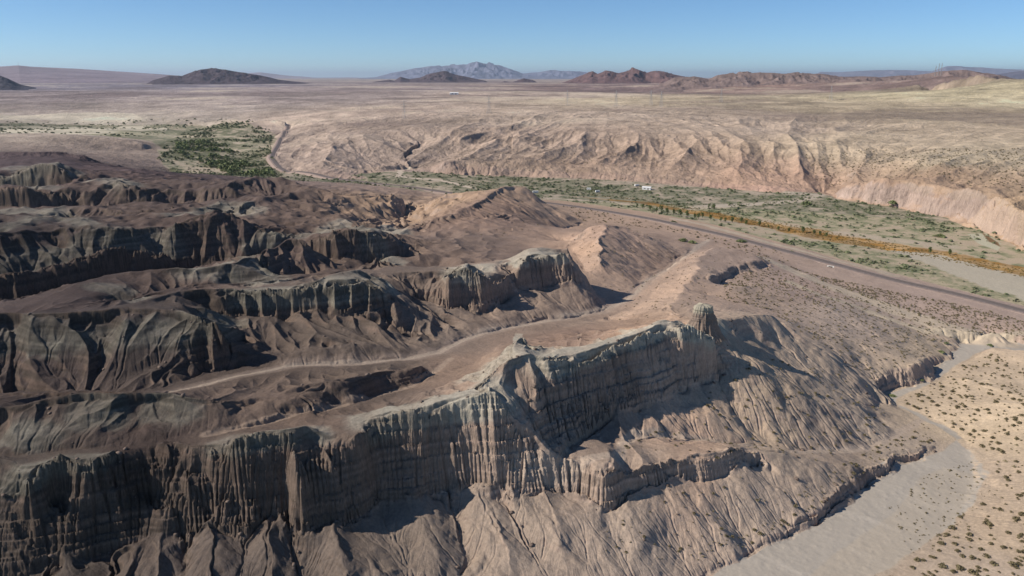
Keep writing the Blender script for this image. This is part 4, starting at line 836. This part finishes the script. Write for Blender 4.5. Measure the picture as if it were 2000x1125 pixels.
def shed(px, py, d, label, rz=0, name='shed', cat='shed', wm=None):
    a = thing(name, label, cat, G_(px, py), rz); MB().box((0,0,d[2]/2-.3), (d[0],d[1],d[2]+.6)).build('wall', wm or Wp, a)
    m = MB(); w_, l_ = d[1]/2+.3, d[0]/2+.3; i = 0; m.v = [(-l_,-w_,d[2]),(l_,-w_,d[2]),(l_,w_,d[2]),(-l_,w_,d[2]),(-l_,0,d[2]+d[1]*.22),(l_,0,d[2]+d[1]*.22)]; m.f = [(0,1,5,4),(2,3,4,5),(0,4,3),(1,2,5),(0,3,2,1)]; m.build('roof', Wp, a)
    MB().box((d[0]*.2,-d[1]/2-.03,d[2]*.4), (d[0]*.18,.08,d[2]*.75)).build('door', Gy, a); MB().box((-d[0]*.2,-d[1]/2-.03,d[2]*.6), (d[0]*.2,.08,d[2]*.3)).build('window', Dk, a); return a
shed(1263, 370, (9,4.5,2.2), 'long low white shed, rightmost of the white structures on the river plain', -.35)
shed(887, 184.5, (30,12,5), 'far white warehouse standing alone on the desert plain left of the mesa', .1, 'warehouse', 'building')
shed(1841, 139, (14,9,5), 'small white hut on the ridge top right of the aerial masts', 0, 'hut', 'hut'); shed(1826, 141, (18,8,3.5), 'low white hut on the ridge top left of the aerial masts', 0, 'hut', 'hut')
# culvert under the railway
cx_, cy_, cz_ = G_(1622, 522); a = thing('culvert', 'white concrete culvert headwall under the railway with a dark opening', 'culvert', (cx_, cy_, cz_), -.55, sc=.38)
MB().box((-4.2,0,.6), (2.2,.7,3.2)).box((4.2,0,.6), (2.2,.7,3.2)).box((0,0,2.0), (10.6,.8,.9)).build('headwall', Con, a); MB().box((0,.5,.4), (6.2,.5,2.6)).build('opening', Dk, a)  # opening is a solid dark box standing in for the shaded bore
# masts and pylons
def mast(px, py, D, h, label, first=None):
    x, y, k = ray(px, py); loc = (x*D, y*D, 120+k*D)
    a = thing('aerial_mast', label, 'mast', loc, 0, 'aerial masts on the far ridge'); m = MB(); w_ = 1.3
    for sx2, sy2 in ((-1,-1),(1,-1),(0,1)): m.bar((sx2*w_, sy2*w_, -20), (sx2*.4, sy2*.4, h), .6, .45, 4)
    for q in range(7): z = h*q/7; m.bar((-w_,-w_,z), (w_,-w_,z+h/7), .16, n=3)
    m.build('lattice', Gy, a); MB().bar((0,0,h), (0,0,h+5), .2, .1, 4).build('antenna', Gy, a); MB().box((1.5,0,h*.7), (2.2,1.0,2.2)).build('dish', Wp, a)
mast(1827, 139, 3650, 21, 'shortest of the three aerial masts, leftmost on the far right ridge'); mast(1833, 137.5, 3650, 27, 'middle one of the three aerial masts on the far right ridge'); mast(1838.5, 137.5, 3650, 28, 'rightmost of the three aerial masts beside the white hut on the ridge')
mast(36, 127.5, 14300, 55, 'lone aerial mast on the long rising skyline at the far left')
bpy.data.objects[-1] if False else None
py0 = None
def pylon(loc, rz, label):
    a = thing('pylon', label, 'pylon', loc, rz, 'pylons crossing the desert plain'); m = MB(); h = 36
    for s_, t_ in ((-1,-1),(1,-1),(1,1),(-1,1)): m.bar((s_*3.6, t_*3.6, -2), (s_*.8, t_*.8, 26), .2, .16, 4).bar((s_*.8, t_*.8, 26), (0, 0, h), .22, .16, 4)
    for q in range(5):
        z = q*5.2; w1 = 3.6-2.8*z/26; w2 = 3.6-2.8*(z+5.2)/26
        for s_ in (-1, 1): m.bar((-w1, s_*w1, z), (w2, s_*w2, z+5.2), .13, n=3).bar((w1, s_*w1, z), (-w2, s_*w2, z+5.2), .13, n=3)
    m.build('tower', Gy, a)
    for z, w_ in ((22,8),(27.5,9),(32.5,7)): MB().bar((-w_,0,z), (w_,0,z), .22, n=4).bar((-w_,0,z), (0,0,z+1.8), .13, n=3).bar((w_,0,z), (0,0,z+1.8), .13, n=3).build('crossarm', Gy, a)
    return a
pyl = [(955,222,'second from the left'),(790,232,'leftmost'),(1108,206,'third from the left'),(1203,208,'fourth from the left'),(1271,206,'fifth from the left'),(1291,209,'third from the right'),(1408,200,'second from the right'),(1622,196,'rightmost')]
pr = None
for px, py, w_ in pyl:
    lab = 'grey lattice pylon on the far plain, %s in the line' % w_
    if pr is None: pr = pylon(G_(px, py), .8, lab)
    else: dup(pr, G_(px, py), .8, lab)
print('objects', time.time()-T0)
# ------------------------------------------------------------------ haze
HZ = (-110000, 110000, -110000, 110000, -60, 760)
mb = MB().box(((HZ[0]+HZ[1])/2, 0, (HZ[4]+HZ[5])/2), (HZ[1]-HZ[0], HZ[3]-HZ[2], HZ[5]-HZ[4]))
hm = bpy.data.materials.new('haze_air'); hm.use_nodes = True; n_ = hm.node_tree; n_.nodes.remove(n_.nodes['Principled BSDF']); pv_ = n_.nodes.new('ShaderNodeVolumePrincipled')
pv_.inputs['Color'].default_value = (.72, .84, 1.0, 1); pv_.inputs['Density'].default_value = 1.9e-5; pv_.inputs['Anisotropy'].default_value = .25
n_.links.new(pv_.outputs[0], n_.nodes['Material Output'].inputs['Volume']); o = mb.build('haze', hm); o['kind'] = 'stuff'
print('done', time.time()-T0)
